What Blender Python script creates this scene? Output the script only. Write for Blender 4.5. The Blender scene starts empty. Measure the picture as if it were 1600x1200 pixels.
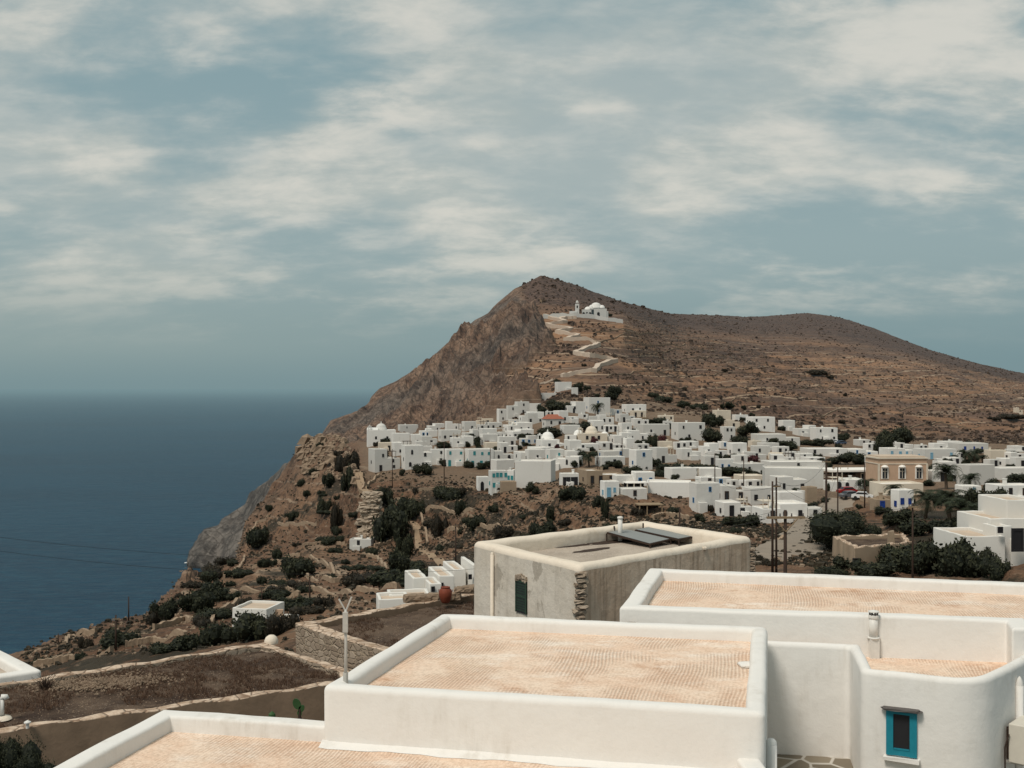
import bpy, math, random
import numpy as np
from math import radians as R, sin, cos, pi
random.seed(7)
col = bpy.context.scene.collection
F = 1778.0; CX = 800.0; HY = 606.0          # focal length in photo pixels, principal column, eye-level row
SEA = -110.0
def at(px, py, D): return ((px-CX)/F*D, D, (HY-py)/F*D)
def onz(px, py, z):                          # point of a horizontal plane
    D = z*F/(HY-py); return ((px-CX)/F*D, D)

# ------------------------------------------------------------------ materials
def new_mat(name):
    m = bpy.data.materials.new(name); m.use_nodes = True
    nt = m.node_tree; b = nt.nodes['Principled BSDF']
    b.inputs['Roughness'].default_value = .9
    b.inputs['Specular IOR Level'].default_value = .2
    return m, nt, b
class N:
    def __init__(s, nt): s.nt = nt
    def n(s, t, **k):
        o = s.nt.nodes.new(t)
        for a, v in k.items(): setattr(o, a, v)
        return o
    def l(s, a, b): s.nt.links.new(a, b)
    def val(s, inp, v):
        if isinstance(v, bpy.types.NodeSocket): s.l(v, inp)
        else: inp.default_value = v
    def math(s, op, a, b=0.0, c=0.0, clamp=False):
        o = s.n('ShaderNodeMath', operation=op); o.use_clamp = clamp
        s.val(o.inputs[0], a); s.val(o.inputs[1], b); s.val(o.inputs[2], c); return o.outputs[0]
    def mix(s, f, a, b, mode='MIX'):
        o = s.n('ShaderNodeMix', data_type='RGBA', blend_type=mode)
        s.val(o.inputs[0], f)
        for i, v in ((6, a), (7, b)):
            s.val(o.inputs[i], v if isinstance(v, bpy.types.NodeSocket) else (*v, 1))
        return o.outputs[2]
    def noise(s, vec, scale, detail=4, rough=.55, dist=0, out=0):
        o = s.n('ShaderNodeTexNoise'); s.val(o.inputs['Scale'], scale)
        o.inputs['Detail'].default_value = detail; o.inputs['Roughness'].default_value = rough
        o.inputs['Distortion'].default_value = dist
        if vec is not None: s.l(vec, o.inputs['Vector'])
        return o.outputs[out]
    def voro(s, vec, scale, feature='F1', out='Distance', rnd=1):
        o = s.n('ShaderNodeTexVoronoi', feature=feature); o.inputs['Scale'].default_value = scale
        o.inputs['Randomness'].default_value = rnd
        s.l(vec, o.inputs['Vector']); return o.outputs[out]
    def mapv(s, vec, scale=(1, 1, 1), rot=(0, 0, 0), loc=(0, 0, 0)):
        o = s.n('ShaderNodeMapping'); o.inputs['Scale'].default_value = scale
        o.inputs['Rotation'].default_value = rot; o.inputs['Location'].default_value = loc
        s.l(vec, o.inputs['Vector']); return o.outputs[0]
    def ss(s, v, a, b, lo=0.0, hi=1.0):
        o = s.n('ShaderNodeMapRange', interpolation_type='SMOOTHSTEP')
        s.val(o.inputs[0], v); s.val(o.inputs[1], a); s.val(o.inputs[2], b); s.val(o.inputs[3], lo); s.val(o.inputs[4], hi)
        return o.outputs[0]
    def bump(s, h, b, strength=.5, dist=.05, prev=None):
        o = s.n('ShaderNodeBump'); o.inputs['Strength'].default_value = strength; o.inputs['Distance'].default_value = dist
        s.l(h, o.inputs['Height'])
        if prev is not None: s.l(prev, o.inputs['Normal'])
        if b is not None: s.l(o.outputs[0], b.inputs['Normal'])
        return o.outputs[0]
    def pos(s): return s.n('ShaderNodeNewGeometry').outputs['Position']
    def rnd(s): return s.n('ShaderNodeObjectInfo').outputs['Random']

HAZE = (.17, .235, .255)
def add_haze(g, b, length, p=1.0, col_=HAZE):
    "aerial perspective painted in: haze glow mixed over the surface by distance from the camera"
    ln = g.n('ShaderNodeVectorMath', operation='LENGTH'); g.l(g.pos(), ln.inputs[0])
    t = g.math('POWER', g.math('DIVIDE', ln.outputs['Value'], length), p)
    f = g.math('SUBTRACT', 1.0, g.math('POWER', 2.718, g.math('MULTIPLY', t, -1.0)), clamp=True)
    e = g.n('ShaderNodeEmission'); e.inputs[0].default_value = (*col_, 1)  # unlit haze colour laid over the surface, stronger with distance
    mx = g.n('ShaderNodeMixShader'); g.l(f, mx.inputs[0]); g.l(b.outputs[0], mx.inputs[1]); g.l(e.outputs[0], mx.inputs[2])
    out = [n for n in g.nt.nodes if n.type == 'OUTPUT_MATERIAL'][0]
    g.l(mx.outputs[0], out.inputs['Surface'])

def flat(name, c, rough=.85, var=.12, scale=3.0, bump=.0, metal=0):
    m, nt, b = new_mat(name); g = N(nt); p = g.pos()
    n = g.noise(p, scale, 5, .6)
    c2 = tuple(x*(1-var*2) for x in c); c1 = tuple(min(1, x*(1+var)) for x in c)
    g.l(g.mix(n, c2, c1), b.inputs['Base Color'])
    b.inputs['Roughness'].default_value = rough; b.inputs['Metallic'].default_value = metal
    if bump: g.bump(g.noise(p, scale*4, 5, .6), b, bump, .05)
    return m

def plaster(name, c, stain=.12, bump=.25, dirt=(.45, .4, .33)):
    m, nt, b = new_mat(name); g = N(nt); p = g.pos()
    n1 = g.noise(p, .9, 6, .6); n2 = g.noise(g.mapv(p, (3, 3, .5)), 1.6, 5, .65)
    f = g.math('MULTIPLY', g.ss(n1, .45, .75), g.ss(n2, .4, .75))
    cc = g.mix(g.math('MULTIPLY', f, stain*3.2), c, dirt)
    cc = g.mix(g.noise(p, 3.5, 6, .7), tuple(x*.93 for x in c), (1, 1, 1), 'MULTIPLY') if False else cc
    fine = g.noise(p, 24, 4, .7)
    cc = g.mix(.1, cc, g.mix(fine, (.5, .48, .45), (1, 1, 1)), 'MULTIPLY')
    g.l(cc, b.inputs['Base Color'])
    b1 = g.bump(g.noise(p, 2.2, 4, .55), None, bump, .09)
    g.bump(g.noise(p, 38, 4, .6), b, bump*.9, .008, b1)
    return m

M = {}
M['white'] = plaster('white_plaster', (.765, .742, .705), .2)
M['white_town'] = plaster('town_limewash', (.70, .68, .635), .10, .1)
def town_white():
    m, nt, b = new_mat('town_walls'); g = N(nt); p = g.pos(); r = g.rnd()
    c = g.mix(r, (.56, .545, .51), (.79, .77, .73))
    st = g.ss(g.noise(g.mapv(p, (1, 1, .35)), .8, 5, .65), .52, .75)
    c = g.mix(g.math('MULTIPLY', st, .22), c, (.42, .37, .31))
    g.l(c, b.inputs['Base Color']); g.bump(g.noise(p, 1.2, 4, .6), b, .3, .15)
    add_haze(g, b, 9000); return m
M['town'] = town_white()
M['town_tan'] = flat('tan_walls', (.34, .26, .185), .9, .15, .7)
M['town_ochre'] = flat('ochre_walls', (.54, .375, .265), .9, .1, .7)
M['town_cream'] = flat('cream_walls', (.66, .585, .48), .9, .08, .7)
M['town_brown'] = flat('brown_walls', (.14, .085, .06), .9, .2, .7)
M['town_roof'] = flat('roof_limewash', (.84, .80, .74), .9, .12, .35)
M['roof_beige'] = flat('beige_roof', (.55, .44, .34), .9, .15, .5)
M['dark'] = flat('dark_opening', (.025, .025, .028), .35, .1)
M['glass'] = flat('window_glass', (.03, .035, .04), .12, .1)
M['blue'] = flat('blue_paint', (.035, .19, .42), .5, .15)
M['deepblue'] = flat('deep_blue_paint', (.02, .055, .25), .5, .15)
M['teal'] = flat('teal_paint', (.05, .27, .29), .5, .15)
M['skyblue'] = flat('pale_blue_paint', (.22, .42, .55), .5, .15)
M['turq'] = flat('turquoise_paint', (.018, .225, .30), .42, .12, 9, .05)
M['green'] = flat('green_paint', (.035, .065, .045), .55, .15, 12)
M['woodw'] = flat('weathered_wood', (.055, .036, .027), .85, .2, 6)
M['woodl'] = flat('bleached_wood', (.30, .22, .14), .85, .2, 6)
M['redtile'] = flat('red_tiles', (.34, .12, .075), .8, .2, 1.5)
M['trunk'] = flat('bark', (.10, .075, .055), .95, .25, 8)
M['metalg'] = flat('galvanised_steel', (.52, .50, .46), .55, .1, 9, 0, .1)
M['ac'] = flat('cream_enamel', (.62, .58, .50), .5, .06, 9)
M['acgrill'] = flat('grey_grille', (.10, .09, .085), .6, .1, 9)
M['pvc'] = flat('white_pipe', (.72, .70, .66), .45, .1, 9)
M['terracotta'] = flat('terracotta', (.22, .055, .03), .6, .25, 6, .1)
M['rubber'] = flat('black_rubber', (.02, .02, .02), .8, .1)
M['wire'] = flat('cable', (.03, .028, .026), .7, .1)
M['carred'] = flat('red_car_paint', (.30, .02, .02), .3, .05)
M['carblue'] = flat('blue_car_paint', (.06, .09, .14), .3, .05)
M['carwhite'] = flat('white_car_paint', (.7, .7, .7), .3, .05)
M['cargrey'] = flat('grey_car_paint', (.12, .12, .13), .3, .05)
M['cactus'] = flat('cactus_skin', (.045, .10, .035), .6, .2, 9)
M['stonelight'] = flat('pale_stone', (.42, .34, .26), .95, .25, 2.5, .6)
M['drywall'] = flat('dry_stone', (.30, .22, .155), .95, .35, 2.0, .6)
M['stonewall'] = flat('stacked_stone', (.36, .265, .185), .95, .3, 2.2, .6)
M['pathm'] = flat('pale_paving', (.56, .46, .37), .9, .15, .4)
M['dirtpath'] = flat('dirt_track', (.33, .235, .155), .95, .2, .3)
M['asphalt'] = flat('concrete_road', (.27, .225, .18), .95, .15, .5)
def foliage(name, a, b_, scale=1.3):
    m, nt, b = new_mat(name); g = N(nt)
    r = g.n('ShaderNodeAttribute', attribute_name='leafvar').outputs['Fac']
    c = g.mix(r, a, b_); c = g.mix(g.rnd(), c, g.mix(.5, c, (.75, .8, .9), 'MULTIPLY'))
    g.l(c, b.inputs['Base Color']); b.inputs['Roughness'].default_value = .7
    return m
M['leaf'] = foliage('dark_foliage', (.010, .013, .007), (.044, .047, .024))
M['leafgreen'] = foliage('green_foliage', (.02, .035, .014), (.075, .095, .04))
M['scrub'] = foliage('olive_scrub', (.016, .014, .009), (.052, .040, .024))
M['thorn'] = foliage('thorny_scrub', (.030, .021, .015), (.095, .062, .042))
M['burg'] = foliage('burgundy_foliage', (.03, .01, .01), (.12, .03, .03))
M['palm'] = foliage('palm_foliage', (.012, .018, .010), (.05, .06, .03))
M['dry'] = foliage('dry_twigs', (.04, .022, .014), (.16, .095, .06))

def screed():
    "hand combed lime screed: ridges whose direction wanders"
    m, nt, b = new_mat('combed_screed'); g = N(nt); p = g.pos()
    sx = g.n('ShaderNodeSeparateXYZ'); g.l(p, sx.inputs[0])
    warp = g.math('MULTIPLY', g.math('SUBTRACT', g.noise(g.mapv(p, (.9, .8, 1)), .38, 1, .4), .5), .5)
    u = g.math('ADD', g.math('MULTIPLY', sx.outputs[0], .97), g.math('MULTIPLY', sx.outputs[1], -.24))
    wob = g.math('MULTIPLY', g.noise(g.mapv(p, (1, .45, 1)), 2.6, 2, .5), .05)
    u2 = g.math('ADD', g.math('ADD', u, warp), wob)
    ridge = g.math('SINE', g.math('MULTIPLY', u2, 2*pi/.054))
    amp = g.ss(g.noise(g.mapv(p, (1, 1, 1), loc=(7, 3, 0)), .9, 2, .5), .36, .58)
    ridge = g.math('MULTIPLY', ridge, amp)
    n1 = g.noise(p, 1.7, 8, .74); n2 = g.noise(p, 20, 5, .7); n3 = g.noise(g.mapv(p, (1, 2.2, 1)), .6, 7, .7)
    c = g.mix(g.ss(n1, .35, .65), (.82, .655, .52), (.77, .565, .425))
    c = g.mix(g.math('MULTIPLY', g.ss(n3, .50, .66), .7), c, (.88, .78, .68))
    c = g.mix(g.math('MULTIPLY', g.ss(g.noise(g.mapv(p, loc=(3, 9, 0)), 1.0, 8, .78), .54, .70), .7), c, (.50, .27, .15))
    c = g.mix(.6, c, g.mix(g.ss(n2, .3, .6), (.58, .52, .46), (1, 1, 1)), 'MULTIPLY')
    rr = g.ss(ridge, -.9, .2)
    c = g.mix(g.math('MULTIPLY', amp, .44), c, g.mix(rr, (.60, .48, .40), (1, 1, 1)), 'MULTIPLY')
    g.l(c, b.inputs['Base Color'])
    b1 = g.bump(ridge, None, .6, .010)
    g.bump(n2, b, .5, .012, b1)
    return m
M['screed'] = screed()

def aged(name, tan):
    m, nt, b = new_mat(name); g = N(nt); p = g.pos()
    base = (.53, .475, .40) if not tan else (.52, .39, .285)
    lite = (.60, .55, .48) if not tan else (.64, .51, .395)
    n = g.noise(p, .55, 6, .62)
    c = g.mix(g.ss(n, .35, .65), base, lite)
    if tan:
        s = g.noise(g.mapv(p, (1, 1, .06)), 5.5, 4, .65)
        c = g.mix(g.math('MULTIPLY', g.ss(s, .46, .62), .55), c, (.27, .19, .135))
        s2 = g.noise(g.mapv(p, (1, 1, .04), loc=(4, 4, 4)), 9, 3, .6)
        c = g.mix(g.math('MULTIPLY', g.ss(s2, .52, .7), .45), c, (.55, .47, .38))
    else:
        s = g.noise(g.mapv(p, (1, 1, .8), loc=(1.3, 0, .4)), .9, 6, .62, .4)
        c = g.mix(g.math('MULTIPLY', g.ss(s, .565, .60), .65), c, (.27, .235, .19))
        s = g.noise(g.mapv(p, (1, 1, .2)), 2.6, 4, .6)
        c = g.mix(g.math('MULTIPLY', g.ss(s, .5, .7), .3), c, (.30, .26, .21))
    g.l(c, b.inputs['Base Color'])
    b1 = g.bump(g.noise(p, 1.7, 5, .6), None, .5, .12); g.bump(g.noise(p, 25, 4, .7), b, .4, .015, b1)
    return m
M['aged_cream'] = aged('aged_cream_plaster', False)
M['aged_tan'] = aged('aged_streaked_plaster', True)
M['rimcream'] = plaster('worn_cream_lime', (.74, .65, .54), .2, .5, (.42, .32, .22))

def masonry():
    m, nt, b = new_mat('rubble_masonry'); g = N(nt); p = g.pos()
    v = g.mapv(p, (1, 1, 1.7)); d = g.noise(v, 2.5, 3, .5, 0, 1)
    o = g.n('ShaderNodeVectorMath', operation='MULTIPLY_ADD'); g.l(d, o.inputs[0]); o.inputs[1].default_value = (.25,)*3; g.l(v, o.inputs[2])
    e = g.voro(o.outputs[0], 2.7, 'DISTANCE_TO_EDGE'); cid = g.voro(o.outputs[0], 2.7, 'F1', 'Color')
    bw = g.n('ShaderNodeRGBToBW'); g.l(cid, bw.inputs[0])
    c = g.mix(bw.outputs[0], (.22, .165, .12), (.47, .39, .31))
    c = g.mix(.5, c, g.mix(g.noise(p, 9, 5, .7), (.5, .45, .4), (1, 1, 1)), 'MULTIPLY')
    c = g.mix(g.ss(e, .03, .09), (.33, .26, .19), c)
    g.l(c, b.inputs['Base Color']); b1 = g.bump(g.ss(e, 0, .14), None, .8, .06); g.bump(g.noise(p, 14, 5, .7), b, .6, .03, b1)
    return m
M['masonry'] = masonry()
def coping():
    m, nt, b = new_mat('whitewashed_coping'); g = N(nt); p = g.pos()
    e = g.voro(p, 2.1, 'DISTANCE_TO_EDGE'); n = g.noise(p, 2.2, 6, .7)
    c = g.mix(g.ss(n, .35, .62), (.36, .25, .17), (.62, .49, .38))
    c = g.mix(g.ss(e, .015, .05), (.24, .16, .11), c)
    g.l(c, b.inputs['Base Color']); g.bump(g.math('ADD', g.ss(e, 0, .1), g.noise(p, 7, 5, .7)), b, .7, .06)
    return m
M['coping'] = coping()
M['mud'] = aged('brown_mud_plaster', True)
g_ = N(M['mud'].node_tree)
M['mud'] = flat('mud_plaster', (.27, .19, .13), .95, .3, .9, .4)
def soil(name, a, b_, peb, k=.5):
    m, nt, b = new_mat(name); g = N(nt); p = g.pos()
    n = g.noise(p, .55, 7, .68); v = g.voro(p, 9); v2 = g.voro(p, 23)
    c = g.mix(g.ss(n, .35, .65), a, b_)
    c = g.mix(g.math('MULTIPLY', g.ss(v, .34, .12), g.ss(g.noise(p, .9, 5, .7), .42, .62)), c, peb)
    c = g.mix(.6, c, g.mix(g.noise(p, 12, 5, .75), (.35, .3, .28), (1, 1, 1)), 'MULTIPLY')
    g.l(c, b.inputs['Base Color']); g.bump(g.math('ADD', g.noise(p, 5, 6, .7), g.math('MULTIPLY', v2, .6)), b, .9, k*.12)
    return m
M['soil'] = soil('dry_roof_earth', (.055, .034, .024), (.165, .115, .08), (.30, .24, .19))
M['gravel'] = soil('roof_gravel', (.46, .39, .32), (.60, .52, .43), (.75, .68, .6), .3)
M['solar'] = flat('collector_glass', (.235, .245, .235), .5, .06, 1)
def paving():
    m, nt, b = new_mat('slate_paving'); g = N(nt); p = g.pos()
    e = g.voro(p, 1.6, 'DISTANCE_TO_EDGE'); cid = g.voro(p, 1.6, 'F1', 'Color'); bw = g.n('ShaderNodeRGBToBW'); g.l(cid, bw.inputs[0])
    c = g.mix(bw.outputs[0], (.12, .10, .075), (.27, .23, .17)); c = g.mix(g.ss(e, .02, .05), (.5, .47, .42), c)
    g.l(c, b.inputs['Base Color']); return m
M['paving'] = paving()

# ------------------------------------------------------------------ mesh helpers
class MB:
    def __init__(s): s.v = []; s.f = []; s.m = []
    def add(s, vs, fs, m=0):
        o = len(s.v); s.v += [tuple(v) for v in vs]; s.f += [tuple(i+o for i in f) for f in fs]; s.m += [m]*len(fs); return s
    def box(s, c, d, rz=0, m=0, taper=1.0, jit=0.0):
        vs = []
        for z in (-.5, .5):
            k = taper if z > 0 else 1
            for x, y in ((-.5, -.5), (.5, -.5), (.5, .5), (-.5, .5)):
                X = x*d[0]*k+random.uniform(-jit, jit); Y = y*d[1]*k+random.uniform(-jit, jit)
                vs.append((c[0]+X*cos(rz)-Y*sin(rz), c[1]+X*sin(rz)+Y*cos(rz), c[2]+z*d[2]+random.uniform(-jit, jit)))
        return s.add(vs, [(3, 2, 1, 0), (4, 5, 6, 7), (0, 1, 5, 4), (1, 2, 6, 5), (2, 3, 7, 6), (3, 0, 4, 7)], m)
    def tube(s, pts, rad, n=8, m=0, cap=True):
        if not hasattr(rad, '__len__'): rad = [rad]*len(pts)
        vs = []; P = [np.array(p, float) for p in pts]
        for i, p in enumerate(P):
            t = P[min(i+1, len(P)-1)]-P[max(i-1, 0)]; t /= (np.linalg.norm(t)+1e-9)
            a = np.cross(t, (0, 0, 1)) if abs(t[2]) < .95 else np.cross(t, (0, 1, 0)); a /= np.linalg.norm(a); b = np.cross(t, a)
            for k in range(n):
                q = p+rad[i]*(a*cos(2*pi*k/n)+b*sin(2*pi*k/n)); vs.append(tuple(q))
        fs = []
        for i in range(len(P)-1):
            for k in range(n): fs.append((i*n+k, i*n+(k+1) % n, (i+1)*n+(k+1) % n, (i+1)*n+k))
        if cap: fs += [tuple(range(n))[::-1], tuple(range((len(P)-1)*n, len(P)*n))]
        return s.add(vs, fs, m)
    def lathe(s, c, prof, n=16, m=0, a0=0, a1=2*pi):
        vs = []; full = abs(a1-a0-2*pi) < 1e-6; k_ = n if full else n+1
        for r, z in prof:
            for k in range(k_):
                a = a0+(a1-a0)*k/n; vs.append((c[0]+r*cos(a), c[1]+r*sin(a), c[2]+z))
        fs = []
        for i in range(len(prof)-1):
            for k in range(n): fs.append((i*k_+k, i*k_+(k+1) % k_, (i+1)*k_+(k+1) % k_, (i+1)*k_+k))
        return s.add(vs, fs, m)
    def rock(s, c, d, rz=0, m=0, seed=0, rough=.12):
        rr = random.Random(seed); n = 3; vs = []; fs = []; idx = {}
        def key(i, j, k):
            if (i, j, k) not in idx:
                x, y, z = (i/n-.5)*2, (j/n-.5)*2, (k/n-.5)*2
                L = math.sqrt(x*x+y*y+z*z); mxx = max(abs(x), abs(y), abs(z)); q = .62+.38*mxx/L*1.0
                x, y, z = [t*q*(1+rr.uniform(-rough, rough)) for t in (x, y, z)]
                X, Y = x*d[0]/2, y*d[1]/2
                idx[(i, j, k)] = len(vs); vs.append((c[0]+X*cos(rz)-Y*sin(rz), c[1]+X*sin(rz)+Y*cos(rz), c[2]+z*d[2]/2))
            return idx[(i, j, k)]
        for a in range(n):
            for b in range(n):
                fs.append((key(a, b, 0), key(a, b+1, 0), key(a+1, b+1, 0), key(a+1, b, 0)))
                fs.append((key(a, b, n), key(a+1, b, n), key(a+1, b+1, n), key(a, b+1, n)))
                fs.append((key(a, 0, b), key(a+1, 0, b), key(a+1, 0, b+1), key(a, 0, b+1)))
                fs.append((key(a, n, b), key(a, n, b+1), key(a+1, n, b+1), key(a+1, n, b)))
                fs.append((key(0, a, b), key(0, a, b+1), key(0, a+1, b+1), key(0, a+1, b)))
                fs.append((key(n, a, b), key(n, a+1, b), key(n, a+1, b+1), key(n, a, b+1)))
        return s.add(vs, fs, m)
    def mesh(s, name, mats, smooth=False):
        me = bpy.data.meshes.new(name); me.from_pydata(s.v, [], s.f)
        for m in (mats if isinstance(mats, (list, tuple)) else [mats]): me.materials.append(m)
        me.polygons.foreach_set('material_index', s.m)
        if smooth: me.polygons.foreach_set('use_smooth', [True]*len(s.f))
        me.update(); return me
    def build(s, name, mats, parent=None, smooth=False, local=False):
        "vertices are world coordinates unless local; parent keeps its own origin"
        if parent is not None and not local:
            L = parent.location; s.v = [(x-L[0], y-L[1], z-L[2]) for x, y, z in s.v]
        o = bpy.data.objects.new(name, s.mesh(name, mats, smooth)); col.objects.link(o)
        if parent is not None: o.parent = parent
        return o
def smooth_by_angle(o, ang=40):
    me = o.data
    me.polygons.foreach_set('use_smooth', [True]*len(me.polygons))
    try: me.set_sharp_from_angle(angle=R(ang))
    except Exception: pass
def tag(o, label=None, cat=None, group=None, kind=None):
    if label: o['label'] = label
    if cat: o['category'] = cat
    if group: o['group'] = group
    if kind: o['kind'] = kind
    return o
def thing(name, label, cat, loc=(0, 0, 0), rz=0, group=None):
    o = bpy.data.objects.new(name, None); col.objects.link(o); o.location = loc; o.rotation_euler = (0, 0, rz)
    o.empty_display_size = .5
    return tag(o, label, cat, group)
def inst(name, me, parent=None, loc=(0, 0, 0), rz=0, sc=(1, 1, 1)):
    o = bpy.data.objects.new(name, me); col.objects.link(o); o.location = loc; o.rotation_euler = (0, 0, rz); o.scale = sc
    if parent is not None: o.parent = parent
    return o

# ------------------------------------------------------------------ numpy noise
def _h(ix, iy, seed):
    n = (ix.astype(np.int64)*374761393+iy.astype(np.int64)*668265263+seed*982451653) & 0x7fffffff
    n = ((n ^ (n >> 13))*1274126177) & 0x7fffffff
    return ((n ^ (n >> 16)) & 0xffff)/65535.0
def vn(x, y, seed=0):
    x0 = np.floor(x); y0 = np.floor(y); fx = x-x0; fy = y-y0
    fx = fx*fx*fx*(fx*(fx*6-15)+10); fy = fy*fy*fy*(fy*(fy*6-15)+10)
    a = _h(x0, y0, seed); b = _h(x0+1, y0, seed); c = _h(x0, y0+1, seed); d = _h(x0+1, y0+1, seed)
    return (a*(1-fx)+b*fx)*(1-fy)+(c*(1-fx)+d*fx)*fy
def fbm(x, y, o=5, seed=0, g=.5, ridged=False):
    s = 0; a = 1; t = 0
    for i in range(o):
        v = vn(x+i*17.3, y-i*9.1, seed+i)*2-1
        if ridged: v = 1-2*np.abs(v)
        s = s+a*v; t += a; a *= g; x, y = x*1.93+y*.4, y*1.93-x*.4
    return s/t

# ------------------------------------------------------------------ terrain: lofted between surveyed ridge, foot and terrace lines
Z = lambda z, D: (HY-z*F/D, D)       # (row, distance) of a given height
L = []
L.append({-900: Z(-24, 14), 0: Z(-16, 14), 800: Z(-14, 14), 2500: Z(-11, 14)})
L.append({-900: Z(-30, 48), 0: Z(-17, 48), 400: Z(-13.5, 50), 800: Z(-13, 55), 1300: Z(-13, 55), 2500: Z(-10, 50)})
L.append({-900: Z(-60, 110), -200: (1150, 120), 0: (1075, 130), 100: (1050, 135), 200: (1036, 132), 300: (1024, 127), 400: (1004, 127), 480: (985, 125), 560: (965, 120), 640: (952, 120), 720: (945, 115), 800: (925, 115), 900: (915, 115), 1000: (905, 120), 1200: (898, 125), 1400: (900, 112), 1600: (905, 92), 2500: (900, 80)})
L.append({-900: Z(-75, 130), -200: (1140, 138), 0: (1062, 152), 100: (1026, 162), 200: (1002, 165), 300: (962, 180), 400: (938, 190), 480: (922, 190), 560: (912, 185), 640: (906, 180), 720: (900, 170), 800: (890, 160), 880: (880, 150), 960: (875, 150), 1060: (870, 150), 1180: (874, 148), 1300: (874, 132), 1420: (874, 122), 1540: (880, 108), 1700: (880, 100), 2500: (880, 90)})
L.append({-900: Z(-85, 145), -200: (1130, 150), 0: (1046, 175), 40: (1028, 180), 110: (1002, 195), 190: (975, 210), 240: (945, 235), 290: (900, 265), 340: (884, 330), 380: (872, 332), 400: (870, 330), 480: (860, 300), 560: (864, 285), 640: (868, 270), 720: (862, 250), 800: (850, 225), 880: (846, 205), 960: (840, 190), 1060: (838, 185), 1180: (852, 170), 1300: (856, 150), 1420: (856, 138), 1540: (862, 122), 1700: (862, 115), 2500: (862, 110)})
L.append({-900: Z(-112, 200), -200: Z(-108, 210), 0: Z(-95, 230), 110: Z(-92, 245), 240: Z(-88, 290), 290: Z(-85, 330), 340: Z(-75, 385), 372: (880, 350), 400: (862, 350), 440: (850, 345), 480: (840, 335), 520: (840, 318), 560: (848, 298), 600: (852, 292), 640: (850, 290), 700: (846, 275), 760: (842, 250), 820: (838, 232), 880: (838, 218), 930: (830, 212), 960: (818, 212), 1060: (828, 195), 1180: (845, 178), 1300: (848, 165), 1420: (845, 150), 1540: (848, 135), 1700: (845, 130), 2500: (845, 125)})
L.append({-900: Z(-118, 320), 0: Z(-118, 330), 240: Z(-116, 400), 290: Z(-115, 440), 345: Z(-105, 470), 368: (878, 385), 382: (822, 400), 410: (787, 420), 445: (735, 440), 466: (704, 432), 490: (692, 425), 515: (690, 415), 540: (697, 395), 556: (735, 350), 575: (768, 322), 640: (764, 323), 700: (768, 312), 760: (775, 300), 820: (785, 270), 880: (778, 248), 930: (785, 236), 1000: (788, 230), 1060: (800, 216), 1180: (826, 194), 1300: (822, 184), 1420: (815, 172), 1540: (812, 158), 1700: (800, 150), 2500: (800, 145)})
L.append({-900: Z(-118, 680), 250: Z(-118, 685), 294: Z(-113, 690), 340: Z(-113, 690), 380: Z(-112, 662), 420: Z(-100, 565), 445: Z(-72, 520), 500: Z(-40, 480), 540: Z(-30, 450), 556: (735, 372), 575: (735, 368), 640: (735, 356), 760: (745, 345), 820: (745, 330), 880: (745, 310), 960: (745, 300), 1060: (750, 290), 1180: (755, 280), 1300: (755, 270), 1420: (755, 260), 1600: (755, 250), 2500: (755, 250)})
L.append({-900: Z(-118, 740), 250: Z(-118, 730), 286: Z(-114, 705), 296: (880, 708), 319: (838, 722), 340: (830, 730), 352: (809, 740), 382: (788, 742), 391: (768, 740), 410: (750, 720), 445: (729, 680), 500: (702, 600), 560: (690, 520), 600: (690, 480), 680: (681, 470), 760: (667, 480), 830: (650, 500), 880: (626, 540), 950: (640, 540), 1000: (645, 520), 1100: (655, 500), 1200: (670, 480), 1300: (688, 455), 1420: (693, 445), 1600: (697, 435), 2500: (700, 430)})
L.append({-900: Z(-118, 900), 300: Z(-118, 900), 445: Z(-116, 880), 480: Z(-80, 870), 500: (702, 862), 575: (692, 840), 680: (676, 800), 760: (660, 740), 820: (634, 670), 870: (612, 630), 920: (600, 640), 960: (600, 650), 1060: (622, 650), 1200: (642, 650), 1300: (662, 650), 1420: (672, 650), 1600: (678, 650), 2500: (690, 650)})
L.append({-900: Z(-118, 960), 300: Z(-118, 960), 450: Z(-116, 960), 480: Z(-70, 960), 500: (692, 960), 575: (668, 950), 640: (628, 900), 700: (596, 880), 760: (566, 850), 820: (560, 790), 860: (552, 765), 880: (540, 775), 920: (532, 790), 970: (548, 800), 1060: (572, 880), 1200: (592, 930), 1300: (604, 980), 1420: (618, 1020), 1600: (644, 1060), 2500: (680, 1000)})
L.append({-900: Z(-118, 1000), 300: Z(-118, 1000), 455: Z(-114, 1000), 480: Z(-62, 1000), 500: (688, 1000), 575: (645, 990), 640: (596, 960), 700: (550, 950), 760: (512, 930), 800: (500, 900), 845: (498, 870), 900: (500, 860), 975: (505, 860), 1060: (530, 1050), 1200: (548, 1250), 1300: (552, 1300), 1420: (568, 1350), 1600: (606, 1400), 2500: (660, 1200)})
L.append({-900: Z(-118, 1050), 300: Z(-118, 1050), 460: Z(-114, 1050), 478: (694, 1050), 500: (682, 1050), 517: (656, 1050), 550: (645, 1050), 575: (636, 1050), 579: (621, 1048), 593: (606, 1045), 622: (593, 1040), 648: (577, 1040), 677: (556, 1040), 711: (525, 1040), 742: (499, 1040), 763: (488, 1040), 772: (477, 1040), 805: (449, 1040), 829: (437, 1045), 845: (429, 1050), 874: (436, 1060), 900: (444, 1080), 960: (467, 1180), 1000: (478, 1300), 1050: (490, 1500), 1100: (491, 1650), 1160: (494, 1750), 1210: (492, 1800), 1262: (488, 1820), 1310: (494, 1820), 1360: (510, 1820), 1400: (526, 1820), 1450: (545, 1820), 1500: (560, 1820), 1550: (572, 1820), 1600: (583, 1820), 1800: (615, 1800), 2500: (640, 1500)})
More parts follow.
